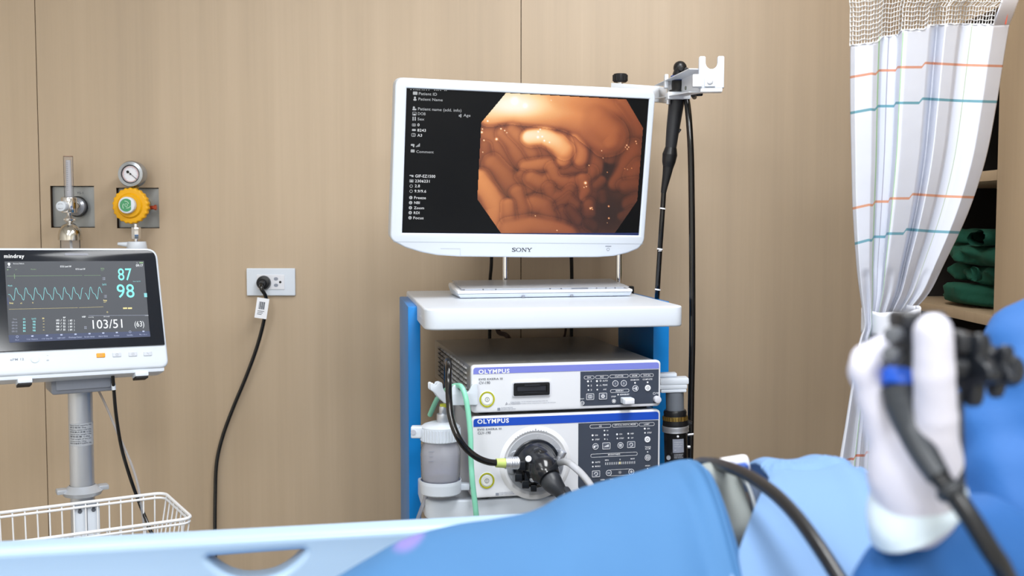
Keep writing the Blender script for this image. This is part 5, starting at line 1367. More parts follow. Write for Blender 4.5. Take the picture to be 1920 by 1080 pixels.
def onbody(x, z, r=22.3 * kq): 
    a = -PI / 2 + x / r; return V((r * math.cos(a), r * math.sin(a), z))
mb = MB(); mb.grid(lambda u, v: onbody((-9 + 22 * u) * kq, (-66 + 26 * v) * kq), 10, 2); lb_ = mb.build('rating_label', mat('label_grey', '8d93a2', .4), t)
mb = MB(); mb.grid(lambda u, v: onbody((-9 + 22 * u) * kq, (-80 + 13 * v) * kq, 22.25 * kq), 10, 2); mb.build('lower_label', mat('label_black', '24262c', .4), lb_)
mb = MB()
for r_, (s_, z, h) in enumerate((('OLYMPUS MEDICAL', -47, 2.2), ('SYSTEMS CORP.', -51, 2), ('TOKYO JAPAN', -55, 2), ('GIF', -62, 2.6), ('NO USER SERVICEABLE', -70, 1.8), ('PARTS INSIDE', -73, 1.8), ('REFER SERVICING', -76, 1.8))):
    tmp = MB(); tmp.text(s_, 0, 0, w=min(17, len(s_) * 1.3) * kq, cap=h * kq, ext=0)
    for v_ in tmp.bm.verts: v_.co = onbody(-6.5 * kq + v_.co.x, z * kq + v_.co.z, 22.6 * kq)
    me = bpy.data.meshes.new('x'); tmp.bm.to_mesh(me); tmp.bm.free(); mb.bm.from_mesh(me)
mb.build('label_lettering', LGREY, lb_)
MB().sph(onbody(1 * kq, -35 * kq), 2.4 * kq, n=12).build('white_dot', WPRINT, t)
# ================================================================== bed with its side rail
RAILW = mat('rail_white', 'aac4dc', .3)
ryaw = math.atan2(.123, .622)
r0 = at(0, 1011, 1.277)
BM = Matrix.Translation((r0.x, r0.y, 0)) @ Matrix.Rotation(ryaw, 4, 'Z')
t = thing('hospital_bed', 'white hospital bed side rail with oval hand slots', 'bed', BM)
ztop = r0.z
def rl(px, py, d=-.05): return on(BM, px, py, d)
sa, sb, sd_ = rl(388, 1040, -.031), rl(574, 1029, -.031), rl(480, 1070, -.014)
def slot(x0, x1, zt_, zb, slope):
    """flat-topped hand slot with a bowed lower edge"""
    n = 16; p = [(x0, zt_), (x1, zt_ + slope)]
    p = [(x1, zt_ + slope * 1.0)] + [(x1 - (x1 - x0) * k / n, zt_ + slope * (1 - k / n) - (zt_ - zb) * (1 - abs(2 * k / n - 1) ** 2.4)) for k in range(1, n)] + [(x0, zt_)]
    return round_poly(p, [.008] + [.004] * (n - 1) + [.008], 4)
L0, L1 = -.45, .95
body = round_poly([(L0, ztop - .34), (L1, ztop - .34), (L1, ztop), (L0, ztop)], [.05, .05, .05, .05], 8)
sw = sb[0] - sa[0]
holes_ = []
for cx in (sa[0] - .355, sa[0], sa[0] + .36):
    holes_.append(slot(cx, cx + sw, sa[1], sd_[1] - .002, .002)[::1])
mb = MB(); mb.plate(body, -.045, .0, holes=holes_, bevel=.010, seg=5); mb.build('side_rail', RAILW, t)
mb = MB(); mb.box2((L0 - .2, -.98, .55), (L1 + .1, -.03, .70), b=.04, seg=4); mb.build('mattress', mat('mattress_blue', '5d86b8', .6), t)
mb = MB(); mb.box2((L0 - .25, -1.0, .44), (L1 + .15, -.02, .54), b=.01); mb.build('bed_frame', OFFW, t)
for x in (L0, L1 - .1):
    for y in (-.9, -.12):
        mb = MB(); mb.box2((x - .03, y - .03, .12), (x + .03, y + .03, .45), b=.006); lg = mb.build('leg', OFFW, t)
        mb = MB(); mb.cyl((x - .018, y, .06), (x + .018, y, .06), .06, b=.008); mb.cyl((x, y, .06), (x, y, .13), .014); mb.build('castor', BLACKM, lg)

# ================================================================== cloth over the patient
def cloth_mat(name, c, bump=.12, sc_=220., rough=.75, stain=None):
    m = mat(name, c, rough, bump=bump, bscale=sc_, spec=.25, sss=0)
    if stain:
        nt = m.node_tree; b = nt.nodes['Principled BSDF']
        tc = nt.nodes.new('ShaderNodeTexCoord'); mp = nt.nodes.new('ShaderNodeVectorMath'); mp.operation = 'SUBTRACT'; mp.inputs[1].default_value = stain[0]
        dv_ = nt.nodes.new('ShaderNodeVectorMath'); dv_.operation = 'DIVIDE'; dv_.inputs[1].default_value = stain[1]
        ln = nt.nodes.new('ShaderNodeVectorMath'); ln.operation = 'LENGTH'
        mr = nt.nodes.new('ShaderNodeMapRange'); mr.inputs['From Min'].default_value = .55; mr.inputs['From Max'].default_value = 1.; mr.inputs['To Min'].default_value = .75; mr.inputs['To Max'].default_value = 0
        mx = nt.nodes.new('ShaderNodeMix'); mx.data_type = 'RGBA'
        nt.links.new(tc.outputs['Object'], mp.inputs[0]); nt.links.new(mp.outputs[0], dv_.inputs[0]); nt.links.new(dv_.outputs[0], ln.inputs[0]); nt.links.new(ln.outputs['Value'], mr.inputs['Value']); nt.links.new(mr.outputs[0], mx.inputs['Factor'])
        mx.inputs['A'].default_value = lin(c); mx.inputs['B'].default_value = lin(stain[2]); nt.links.new(mx.outputs['Result'], b.inputs['Base Color'])
    return m

def ridge_cloth(name, ridge, qf, qb, kf, kb, wr, m, nu=150, nv=100, zmin=.70, xslope=0.):
    """cloth humped along a crest: ridge = [(px,py,D)] along the crest, falling off toward and away from the room"""
    R = [at(*p) for p in ridge]
    C = catmull(R, 14); n = len(C)
    S = []
    for i in range(nu + 1):
        f_ = i / nu * (n - 1); k = min(int(f_), n - 2); S.append(C[k].lerp(C[k + 1], f_ - k))
    verts = []
    for i, p in enumerate(S):
        s = (EYE.z - p.z) / math.hypot(p.x, p.y)
        for j in range(nv + 1):
            q = -qf + (qf + qb) * j / nv
            z = p.z - s * q - (kf if q < 0 else kb) * q * q
            x = p.x + xslope * q
            y = p.y + q
            dz, dx, dy = wr(i / nu, q, x, y)
            z = max(z + dz, zmin + .004 * noise.noise(V((x * 9, y * 9, 0))))
            verts.append((x + dx, y + dy, z))
    faces = [(i * (nv + 1) + j, (i + 1) * (nv + 1) + j, (i + 1) * (nv + 1) + j + 1, i * (nv + 1) + j + 1) for i in range(nu) for j in range(nv)]
    o = V(verts[(nu // 2) * (nv + 1) + nv // 2]); o.z = zmin
    ob = raw_mesh(name, [V(v) - o for v in verts], faces, m); ob.location = o
    md = ob.modifiers.new('thickness', 'SOLIDIFY'); md.thickness = .003; md.offset = -1
    return ob

st_ = at(766, 1012, .97)
AZ = cloth_mat('azure_drape', '43709e')
def wr_az(u, q, x, y):
    n = noise.noise(V((x * 5, y * 5, 1))) * .008 + noise.noise(V((x * 13, y * 11, 4))) * .003
    f = math.exp(-max(0, q + .02) / .03) if q > -.02 else 1
    e = math.exp(-((u - .80) / .04) ** 2) * -.006 * min(1, max(0, -q * 8)) + math.exp(-((u - .93) / .025) ** 2) * .006 * min(1, max(0, -q * 8))
    return (n * min(1, abs(q) * 9) + e, 0, 0)
az = ridge_cloth('surgical_drape', [(430, 1230, .84), (560, 1125, .90), (640, 1080, .935), (700, 1044, .96), (765, 1009, .985), (850, 984, 1.02), (930, 972, 1.05), (1000, 957, 1.08), (1060, 926, 1.11), (1120, 905, 1.14), (1180, 889, 1.17), (1240, 871, 1.195), (1270, 863, 1.21), (1288, 861.5, 1.215), (1299, 863, 1.22)], .62, .10, 1.25, 3., wr_az, AZ)
azo = az.location
az.data.materials[0] = cloth_mat('azure_drape_stained', '43709e', stain=(tuple(V(at(768, 1017, .925)) - azo), (.0155, .06, .012), '8b79bc'))
tag(az, 'bright azure drape humped over the lying patient in front of the bed rail', 'drape')

PBL = cloth_mat('pale_blue_sheet', '6d8eb8', rough=.7)
fx, fy = at(1400, 1022, 1.16).x, at(1400, 1022, 1.16).y
def wr_pb(u, q, x, y):
    dx, dy = x - fx, y - fy
    r = math.hypot(dx, dy); a = math.atan2(dy, dx)
    # folds fanning out from where the sheet is tucked under the grey pad
    g = sum(am * math.exp(-((a - a0) / w) ** 2) for a0, w, am in ((.28, .035, -.012), (.40, .03, .010), (.52, .03, -.013), (.68, .05, .010), (.86, .035, -.011), (1.02, .05, .009), (1.2, .04, -.009), (.08, .06, .008), (-.1, .05, -.008)))
    g *= math.exp(-((r - .08) / .13) ** 2) * 1.2 * (0 if q > -.02 else min(1, (-q - .02) / .14))
    h = -.011 * math.exp(-((u - .62) / .025) ** 2) * (1 if q < 0 else math.exp(-q * 30)) + noise.noise(V((x * 6, y * 6, 2))) * .005
    return (g + h * min(1, .1 + max(0, -q) * 8), (-.10 * abs(q) - .30 * max(0, abs(q) - .12)) * (1 - u) ** 2 * (q < 0), 0)
pb = ridge_cloth('pale_blue_sheet', [(1416, 868, 1.25), (1421, 862, 1.255), (1430, 858, 1.26), (1440, 857, 1.26), (1470, 861, 1.255), (1500, 859, 1.25), (1530, 851.5, 1.245), (1560, 861, 1.235), (1590, 875, 1.22), (1620, 893, 1.20), (1645, 915, 1.18), (1690, 950, 1.15), (1730, 985, 1.12)], .50, .14, .95, 2.2, wr_pb, PBL)
tag(pb, 'pale blue creased sheet humped beside the azure drape under the black cord', 'sheet')

# grey pad with a navy strap between the two cloths
pc = at(1381, 950, 1.11)
t = thing('padded_cushion', 'rounded grey padded cushion tucked between the azure drape and pale sheet', 'cushion', Matrix.Translation(pc))
pk = 1.11 / F
def padfn(P):
    d = sd_cone(P, (-20 * pk, .03, 30 * pk), (2 * pk, -.005, -52 * pk), 42 * pk, 40 * pk)
    d = smin(d, sd_cone(P, (-60 * pk, .03, 20 * pk), (-40 * pk, .0, -60 * pk), 40 * pk, 40 * pk), .02)
    return d
v, f = surface(padfn, (-.085, -.05, -.075), (.05, .09, .07), .004)
raw_mesh('padding', v, f, mat('grey_pad', '858b89', .7, bump=.05), t)
E0 = [V((14 * pk, .016, 66 * pk)), V((32 * pk, .008, 34 * pk)), V((42 * pk, .000, -6 * pk)), V((43 * pk, -.008, -40 * pk)), V((32 * pk, -.02, -78 * pk))]
mb = MB(); mb.tube(E0, [9 * pk, 12 * pk, 13 * pk, 12 * pk, 8 * pk], n=14); mb.build('edge_piping', mat('slate_piping', '53627a', .6), t)
mb = MB(); mb.tube([p + V((-8 * pk, -.007, 0)) for p in E0], 3 * pk, n=10); mb.build('seam', mat('pale_seam', 'bcc2c4', .6), t)
a = at(1366, 877, 1.215) - pc
mb = MB(); mb.box(a, (.046, .02, .022), b=.005, M=Matrix.Translation(a) @ Matrix.Rotation(-.16, 4, 'Y') @ Matrix.Translation(-a)); sp = mb.build('white_strap', WPRINT, t)
a2 = at(1384, 882, 1.2) - pc
mb = MB(); mb.box(a2, (.022, .018, .013), b=.002, M=Matrix.Translation(a2) @ Matrix.Rotation(-.16, 4, 'Y') @ Matrix.Translation(-a2)); mb.build('navy_band', mat('navy_cloth', '1f4a9c', .6), sp)

# ================================================================== the endoscope in use
g0 = at(1700, 720, .69)
t = thing('endoscope', 'black endoscope held in the gloved hand, its cord plugged into the light source', 'endoscope', Matrix.Translation(g0))
h = lambda x, y, d: at(x, y, d) - g0
SCOPE = mat('scope_black', '23262c', .38)
SK = .69 / F
mb = MB(); mb.tube([h(1722, 592, .70), h(1724, 610, .70), h(1722, 650, .70), h(1712, 690, .695), h(1700, 720, .69)], [46 * SK, 52 * SK, 54 * SK, 46 * SK, 44 * SK], n=24)
mb.box(h(1700, 600, .70), (46 * SK, .03, 34 * SK), b=.004)
cb = mb.build('control_body', SCOPE, t)
mb = MB(); mb.cyl(h(1682, 628, .684), h(1670, 628, .672), 15 * SK, b=.001); mb.cyl(h(1680, 664, .684), h(1668, 664, .672), 14 * SK, b=.001); mb.build('valve', mat('valve_grey', '5d6168', .35), cb)
mb = MB(); mb.cyl(h(1693, 735, .688), h(1703, 704, .692), 43 * SK, 46 * SK, n=32, b=.002); mb.build('blue_ring', mat('scope_blue', '1a57c8', .4), t)
mb = MB(); mb.tube([h(1694, 728, .688), h(1698, 760, .684), h(1712, 806, .676), h(1734, 852, .665), h(1760, 894, .655)], [41 * SK, 38 * SK, 30 * SK, 26 * SK, 22 * SK], n=22); mb.build('grip_boot', mat('boot_grey', '363b42', .3), t)
cordp = [(1752, 884, .658), (1786, 924, .648), (1820, 972, .64), (1856, 1030, .635), (1880, 1068, .64), (1905, 1140, .66), (1900, 1260, .70), (1840, 1360, .75), (1740, 1360, .78), (1660, 1250, .80), (1600, 1130, .82), (1570, 1080, .84), (1530, 1018, .88), (1490, 964, .93), (1450, 924, .98), (1405, 893, 1.04), (1365, 876, 1.10), (1330, 868, 1.17), (1300, 876, 1.26), (1260, 935, 1.34), (1190, 985, 1.5), (1130, 985, 1.7), (1090, 960, 1.86), (1062, 918, 1.97)]
mb = MB(); mb.tube([h(*p) for p in cordp], .0062, n=16, res=10); mb.build('cord', mat('cord_black', '191b1f', .3), t)
mb = MB(); mb.cyl(h(1776, 910, .650), h(1792, 932, .646), 28 * SK, 27 * SK, n=24, b=.003); mb.build('cord_collar', mat('collar_black', '2a2e34', .35), t)
mb = MB(); mb.tube([h(1797, 735, .70), h(1798, 790, .695), h(1799, 850, .685), h(1801, 905, .672), h(1800, 930, .66)], 9 * SK, n=12); mb.build('side_cord', SCOPE, t)
def star(c, ax_, r, th, lobes, ph):
    MR = Matrix.Translation(c) @ V((0, 1, 0)).rotation_difference(ax_).to_matrix().to_4x4()
    o = [((r * (.80 + .20 * math.cos(lobes * a + ph))) * math.cos(a), (r * (.80 + .20 * math.cos(lobes * a + ph))) * math.sin(a)) for a in np.linspace(0, 2 * PI, 90, endpoint=False)]
    m_ = MB(); m_.plate(o, -th / 2, th / 2, bevel=th * .25, M=MR); return m_
axd = V((1, .25, -.06)).normalized()
w1, w2 = h(1820, 690, .70), h(1868, 692, .705)
star(w1, axd, 74 * SK, 30 * SK, 5, .6).build('angulation_wheel', mat('wheel_black', '1c2027', .35), t)
star(w2, axd, 56 * SK, 26 * SK, 5, 1.4).build('angulation_wheel', mat('wheel_dark', '23272f', .35), t)
mb = MB(); mb.cyl(h(1775, 688, .70), h(1900, 694, .708), 24 * SK, b=.003); mb.cyl(h(1880, 694, .706), h(1904, 695, .71), 32 * SK, b=.004); mb.build('wheel_axle', SCOPE, t)
mb = MB(); mb.box(h(1800, 640, .705), (34 * SK, .024, 40 * SK), b=.004); mb.build('brake_lever', SCOPE, t)
# its plug in the light source
sc_c = DV @ V((SKX, 0, SKZ + ZB0 - .006)); nrm = -(DV.to_3x3() @ V((0, 1, 0)))
UX = DV.to_3x3() @ V((1, 0, 0)); UZ = V((0, 0, 1))
def cpt_(u, n_, w): return sc_c + UX * u + nrm * n_ + UZ * w - g0
PLUG = mat('plug_black', '1d1f24', .18, coat=.3)
mb = MB()
mb.cyl(cpt_(0, .002, 0), cpt_(0, .010, 0), .0475, n=48, b=.002); mb.cyl(cpt_(.0, .008, 0), cpt_(.002, .030, -.002), .043, .038, n=40, b=.004)
mb.tube([cpt_(.002, .025, .0), cpt_(.006, .050, -.006), cpt_(.012, .066, -.016)], [.036, .031, .022], n=28)
pg = mb.build('light_guide_plug', PLUG, t)
mb = MB(); mb.tube([cpt_(.010, .052, -.012), cpt_(.018, .070, -.026), cpt_(.030, .080, -.040), cpt_(.043, .088, -.058)], [.022, .0195, .0135, .0095], n=24)
for q in range(9):
    a = 2 * PI * q / 9
mb.build('plug_boot', mat('plug_boot_grey', '33363c', .4), pg)
e = cpt_(.043, .088, -.058); mb = MB(); mb.tube([cpt_(.040, .086, -.054), e, cpt_(.052, .098, -.072), h(1062, 930, 1.95)], [.0096, .0085, .008, .0075], n=18); mb.build('boot_end', mat('plug_boot_light', '4a4e55', .4), pg)
mb = MB()
for u, w, s in ((-.034, .004, .016), (-.040, -.018, .014), (-.026, -.032, .014), (-.010, -.040, .012), (-.018, -.020, .02)): mb.box(cpt_(u, .028, w), (s, .03, s * 1.1), b=.002)
mb.cyl(cpt_(.002, .034, .024), cpt_(.006, .040, .034), .016, .011, n=20, b=.003); mb.build('plug_block', PLUG, pg)
mb = MB(); mb.cyl(cpt_(-.020, .030, .010), cpt_(-.026, .052, .020), .0062, n=16, b=.001); mb.cyl(cpt_(-.012, .044, -.012), cpt_(-.020, .054, -.022), .005, n=14, b=.001)
mb.cyl(cpt_(.036, .030, .006), cpt_(.046, .034, .026), .0058, n=18, b=.001); mb.cyl(cpt_(.0425, .0325, .018), cpt_(.0475, .0345, .028), .0075, n=18, b=.001); mb.build('plug_nozzle', STEEL, pg)
# suction tubing from the plug
pts = [sc_c + UX * .036 + nrm * .034 + UZ * .004] + [at(*p) for p in ((1062, 866, 2.02), (1082, 880, 1.99), (1098, 897, 1.96), (1110, 915, 1.92), (1118, 940, 1.88), (1130, 1000, 1.8))]
mb = MB(); mb.tube([p - pts[0] for p in pts], .0066, n=14); ob = mb.build('suction_tubing', clear_mat('milky_tube2', 'e0e2e8', 1., .5)); ob.location = pts[0]
tag(ob, 'milky clear suction tubing curving off the black plug on the light source', 'tubing')
# ================================================================== the doctor at the bedside (seen: gown, sleeve and gloved hand)
SHL, ELL, WRL = V((.545, 1.060, 1.235)), V((.42, .86, 1.03)), at(1712, 935, .70)
base = V((.84, 1.27, 0))
SKIN = mat('skin', 'c99a7c', .5, sss=.1)
GOWN = cloth_mat('gown_blue', '2b5d9c', rough=.65)
GLOVE = mat('white_glove', 'd3d3e2', .45, sss=.15, bump=.04, bscale=120)
SHR = V((.86, 1.50, 1.25)); ELR = V((.86, 1.56, .98)); WRR = V((.66, 1.44, .90)); OT = V((.17, .03, 0))
def A_(*p): return np.array(p, float)
limb = lambda k: [(SHL, ELL, .062 * k, .048 * k), (ELL, WRL, .034 * k, .016 * k), (SHR, ELR, .062 * k, .048 * k), (ELR, WRR, .046 * k, .030 * k)]
trunk = [((.70, 1.26, .92), (.69, 1.26, 1.14), .135, .140), ((.70, 1.20, .92), (.66, 1.17, 1.18), .13, .12), ((.72, 1.33, .92), (.72, 1.36, 1.18), .13, .12), (SHL + V((.06, .04, .02)), SHR + V((0, -.02, .03)), .075, .075)]
trunk = [(V(a) + OT, V(b) + OT, ra, rb) for a, b, ra, rb in trunk[:3]] + trunk[3:]
legs = [((.69, 1.18, .90), (.69, 1.17, .48), .095, .062), ((.69, 1.17, .48), (.70, 1.17, .08), .060, .042), ((.70, 1.17, .045), (.56, 1.16, .035), .042, .034),
        ((.71, 1.34, .90), (.71, 1.35, .48), .095, .062), ((.71, 1.35, .48), (.72, 1.35, .08), .060, .042), ((.72, 1.35, .045), (.58, 1.35, .035), .042, .034)]
legs = [(V(a) + OT, V(b) + OT, ra, rb) for a, b, ra, rb in legs]
head = [((.68, 1.27, 1.28), (.66, 1.27, 1.42), .058, .052), ((.635, 1.27, 1.53), (.655, 1.27, 1.56), .082, .092), ((.60, 1.27, 1.47), (.62, 1.27, 1.50), .055, .062)]
def bodyfn(P):
    P0 = P; P = P - A_(*OT)
    d = cones(P0, [(A_(*a), A_(*b), ra, rb) for a, b, ra, rb in trunk + limb(.82) + legs + [(V(a) + OT, V(b) + OT, ra, rb) for a, b, ra, rb in head]], .035)
    d = smin(d, sd_cone(P, A_(.548, 1.27, 1.515), A_(.535, 1.27, 1.495), .010, .014), .012)      # nose
    for s in (-1, 1):
        d = smin(d, sd_ell(P, (.655, 1.27 + s * .088, 1.515), (.022, .012, .032)), .008)          # ears
        d = np.maximum(d, -sd_ell(P, (.545, 1.27 + s * .033, 1.535), (.012, .016, .010)))         # eye sockets
    d = np.maximum(d, -sd_ell(P, (.543, 1.27, 1.452), (.008, .024, .004)))
    fl = cones(P0, [(A_(*WRR), A_(*(WRR + V((-.07, -.02, -.02)))), .030, .032)] + [(A_(*(WRR + V((-.08, -.02 + .018 * (q - 1.5), -.02)))), A_(*(WRR + V((-.15, -.04 + .014 * (q - 1.5), -.05 - .006 * q)))), .0095, .0075) for q in range(4)] + [(A_(*(WRR + V((-.03, -.03, -.01)))), A_(*(WRR + V((-.10, -.06, -.03)))), .012, .009)], .008)
    return smin(d, fl, .015) - 0.0
v, f = surface(bodyfn, (.18, .60, -.01), (1.20, 1.72, 1.70), .011)
person = raw_mesh('person', [A_(*p) - A_(*base) for p in v], f, SKIN); person.location = base
tag(person, 'person in blue surgical gown and white glove holding the black endoscope', 'person')
BI = -base
def gownfn(P):
    L = trunk + [(a, b, ra * 1.0, rb) for a, b, ra, rb in (((.87, 1.27, .92), (.87, 1.27, .35), .19, .22), ((.88, 1.36, .92), (.88, 1.36, .35), .18, .22))]
    d = cones(P, [(A_(*a), A_(*b), ra + .022, rb + .022) for a, b, ra, rb in L], .05)
    sl = cones(P, [(A_(*SHL), A_(*(SHL * .5 + ELL * .5)), .098, .086), (A_(*(SHL * .5 + ELL * .5)), A_(*ELL), .086, .078), (A_(*ELL), A_(*(ELL * .45 + WRL * .55)), .076, .062), (A_(*(ELL * .45 + WRL * .55)), A_(*(ELL * .15 + WRL * .85)), .058, .024),
                   (A_(.300, .745, 1.105), A_(.262, .724, 1.135), .052, .046), (A_(*SHR), A_(*ELR), .09, .07), (A_(*ELR), A_(*WRR), .07, .045)], .03)
    d = smin(d, sl, .035)
    # creases: bands across the sleeve and chest
    w = wave_noise(P * np.array([1., 1., 1.]), 26, 11, 3)
    ridge_ = 1 - np.abs(np.sin(P @ np.array([40., -16., 52.]) + 1.6 * wave_noise(P, 14, 12, 2)))
    k1 = P @ np.array([70., -34., 60.]) + 3.2 * wave_noise(P, 12, 12, 2); k2 = P @ np.array([30., 60., 95.]) + 2.5 * wave_noise(P, 10, 13, 2)
    fold_ = .0052 * np.sin(k1) * (.5 + .5 * wave_noise(P, 9, 22, 1)) + .0026 * np.sin(k2) * (.5 + .5 * wave_noise(P, 7, 25, 1))
    return d + .005 * w + fold_
v, f = surface(gownfn, (.14, .58, .30), (1.20, 1.74, 1.42), .0085)
v = np.array(v); keep = None
# open the neck and hem: drop faces above the collar line and below the hem
def keepf(q):
    c = v[list(q)].mean(0)
    if (c[0] - .84) ** 2 + (c[1] - 1.30) ** 2 < .0085 and c[2] > 1.33: return False
    return c[2] > .345
f = [q for q in f if keepf(q)]
gown = raw_mesh('surgical_gown', v - A_(*base), f, GOWN, person); gown['label'] = 'blue creased surgical gown'
md = gown.modifiers.new('thickness', 'SOLIDIFY'); md.thickness = .002; md.offset = -1
# cap
def capfn(P):
    P = P - A_(*OT)
    d = cones(P, [(A_(.640, 1.27, 1.555), A_(.668, 1.27, 1.575), .098, .104)], .02)
    return np.maximum(d, -(P[:, 2] - 1.535 - (P[:, 0] - .66) * -.25)) + .003 * wave_noise(P, 40, 3, 2)
v, f = surface(capfn, (.67, 1.16, 1.42), (.99, 1.44, 1.72), .009)
raw_mesh('surgical_cap', v - A_(*base), f, mat('cap_blue', '5f9fd8', .7), person)
mb = MB(); mb.grid(lambda a, b: V((.66 - .118 * math.cos((a - .5) * 2.2) - .008 * math.sin(b * PI), 1.27 + .098 * math.sin((a - .5) * 2.2), 1.425 + b * .085)) + OT - base, 14, 8); mk = mb.build('face_mask', mat('mask_blue', '9cc4e6', .7), person)
for y in (1.19, 1.39):
    mb = MB(); mb.box((.87 - .10 - base.x, y - base.y, .035), (.27, .10, .07), b=.03, seg=4); mb.build('shoe', mat('clog_white', 'dfe2e6', .5), person)

for y in (-.033, .033):
    mb = MB(); mb.sph(V((.5685, 1.27 + y, 1.535)) + OT - base, .0125, n=14); ey = mb.build('eye', mat('eye_white', 'e8e6e2', .2), person)
    mb = MB(); mb.sph(V((.5592, 1.27 + y, 1.535)) + OT - base, .0048, n=12); mb.build('iris', mat('iris_brown', '2a1a12', .2), ey)
# gloved left hand: palm behind the scope, thumb lying in front along it, fingers wrapped behind
G = lambda x, y, d: A_(*at(x, y, d))
hk_ = .69 / F
palm = [(G(1716, 955, .705), G(1706, 905, .705), .0255, .0235),
        (G(1698, 900, .708), G(1624, 697, .704), .019, .0098),      # index metacarpal
        (G(1706, 895, .722), G(1640, 712, .728), .018, .0108),
        (G(1714, 895, .734), G(1652, 735, .748), .018, .0105),
        (G(1724, 900, .744), G(1662, 765, .764), .017, .0105)]
thumb = [(G(1735, 915, .696), G(1755, 780, .669), .0225, .0128),
         (G(1755, 780, .669), G(1751, 700, .661), .0128, .0120),
         (G(1751, 700, .661), G(1749.5, 622, .658), .0120, .0114)]
web = [(G(1700, 880, .70), G(1738, 860, .695), .018, .018)]
fingers = [[(G(1622, 694, .704), G(1628, 678, .712), .0102, .0102), (G(1628, 676, .712), G(1676, 644, .738), .0106, .0096), (G(1676, 644, .738), G(1722, 640, .748), .0094, .0088), (G(1722, 640, .748), G(1752, 652, .742), .0086, .0080)],
           [(G(1630, 712, .728), G(1660, 690, .758), .0112, .0100), (G(1660, 690, .758), G(1716, 686, .768), .0098, .0090), (G(1716, 686, .768), G(1752, 700, .756), .0088, .0080)],
           [(G(1644, 735, .748), G(1672, 722, .772), .0108, .0098), (G(1672, 722, .772), G(1722, 724, .778), .0094, .0088), (G(1722, 724, .778), G(1752, 738, .762), .0086, .0078)],
           [(G(1662, 765, .764), G(1690, 756, .780), .0098, .0088), (G(1690, 756, .780), G(1728, 760, .782), .0084, .0078), (G(1728, 760, .782), G(1750, 772, .768), .0076, .0070)]]
def handfn(P):
    d = cones(P, palm, .012)
    d = smin(d, cones(P, web, .01), .014)
    d = smin(d, cones(P, thumb, .0015), .014)
    for fg in fingers:
        d = smin(d, cones(P, fg, .004), .005)
    return d + .0006 * wave_noise(P, 160, 9, 2)
lo = A_(*at(1590, 980, .70)) - .03
allp = np.array([p for L in (palm, thumb, *fingers) for a, b, _, _ in L for p in (a, b)])
v, f = surface(handfn, allp.min(0) - .032, allp.max(0) + .032, .0022)
glove = raw_mesh('glove', v - A_(*base), f, GLOVE, person); glove['label'] = 'white glove on the hand holding the scope'
# loose cuff of the glove over the sleeve
ca_, cb_ = at(1713, 912, .705), at(1722, 970, .708)
ax_ = (cb_ - ca_).normalized(); e1_ = ax_.cross(V((0, 1, 0))).normalized(); e2_ = ax_.cross(e1_)
def cuff(u, v_):
    a = 2 * PI * u
    r = .0262 + .0070 * math.sin(min(1, v_ * 1.15) * PI * .62) + .0008 * math.sin(a * 4 + v_ * 5)
    sk_ = -.008 * math.cos(a)           # cut edge runs slantwise
    return ca_ + ax_ * ((cb_ - ca_).length * v_ + sk_ * v_ * 1.6) + (e1_ * math.cos(a) + e2_ * math.sin(a)) * r - base
mb = MB(); mb.grid(cuff, 64, 20); cf = mb.build('glove_cuff', mat('cuff_white', 'd6e6f2', .5, sss=.1), person)
md = cf.modifiers.new('thickness', 'SOLIDIFY'); md.thickness = .0015

# ================================================================== the curtain
DC = 1.88
KL = [(-900, 1596), (-60, 1593), (0, 1595), (100, 1594), (200, 1594), (300, 1596), (400, 1599), (500, 1606), (550, 1612), (592, 1618), (615, 1619), (640, 1611), (700, 1600), (800, 1584), (880, 1571), (1000, 1556), (1500, 1540)]
KR = [(-900, 1945), (-60, 1915), (0, 1901), (100, 1884), (200, 1868), (300, 1848), (400, 1815), (500, 1768), (550, 1742), (592, 1706), (615, 1703), (640, 1704), (700, 1712), (800, 1722), (880, 1735), (1000, 1750), (1500, 1790)]
ang = .10
def edge(K, py):
    ys = [k[0] for k in K]
    for i in range(len(K) - 1):
        pass
    return float(np.interp(py, ys, [k[1] for k in K]))
def smooth_edge(K):
    P_ = catmull([V((k[1], k[0], 0)) for k in K], 8)
    ys = [p.y for p in P_]; xs = [p.x for p in P_]
    return lambda py: float(np.interp(py, ys, xs))
EL, ER = smooth_edge(KL), smooth_edge(KR)
NP = 7.0
pleat_x = [0, .035, .15, .19, .205, .30, .335, .36, .50, .53, .545, .60, .68, .70, .80, .90, 1.0]
pleat_y = [0, .9, 1.0, .3, -1., -.7, .9, 1., .6, -.2, -1., .95, .5, -.5, .3, .9, .1]
def curt(a, py):
    """a across the cloth 0..1, py along its height (photograph rows at the curtain's own depth)"""
    xl_, xr_ = EL(py), ER(py)
    tie = math.exp(-((py - 605) / 75) ** 2)
    aa = a
    n = float(np.interp(aa, pleat_x, pleat_y))
    # overlapping folds: cloth runs back under itself at each crease
    ov = .0
    px = xl_ + (xr_ - xl_) * (aa + ov)
    amp = .024 * (1 - .3 * tie) 
    if py > 640: n = n * .5 + .6 * math.sin(aa * 30 + .6); amp = .016
    elif tie > .2: n = n * (1 - tie * .5) + .35 * tie * math.sin(aa * 44)
    d = DC + (aa - .5) * .10 - amp * n
    return at(px, py, d)
o_c = at(1740, 300, DC); o_c.z = 0.3
CUR = bpy.data.materials.new('striped_curtain'); CUR.use_nodes = True
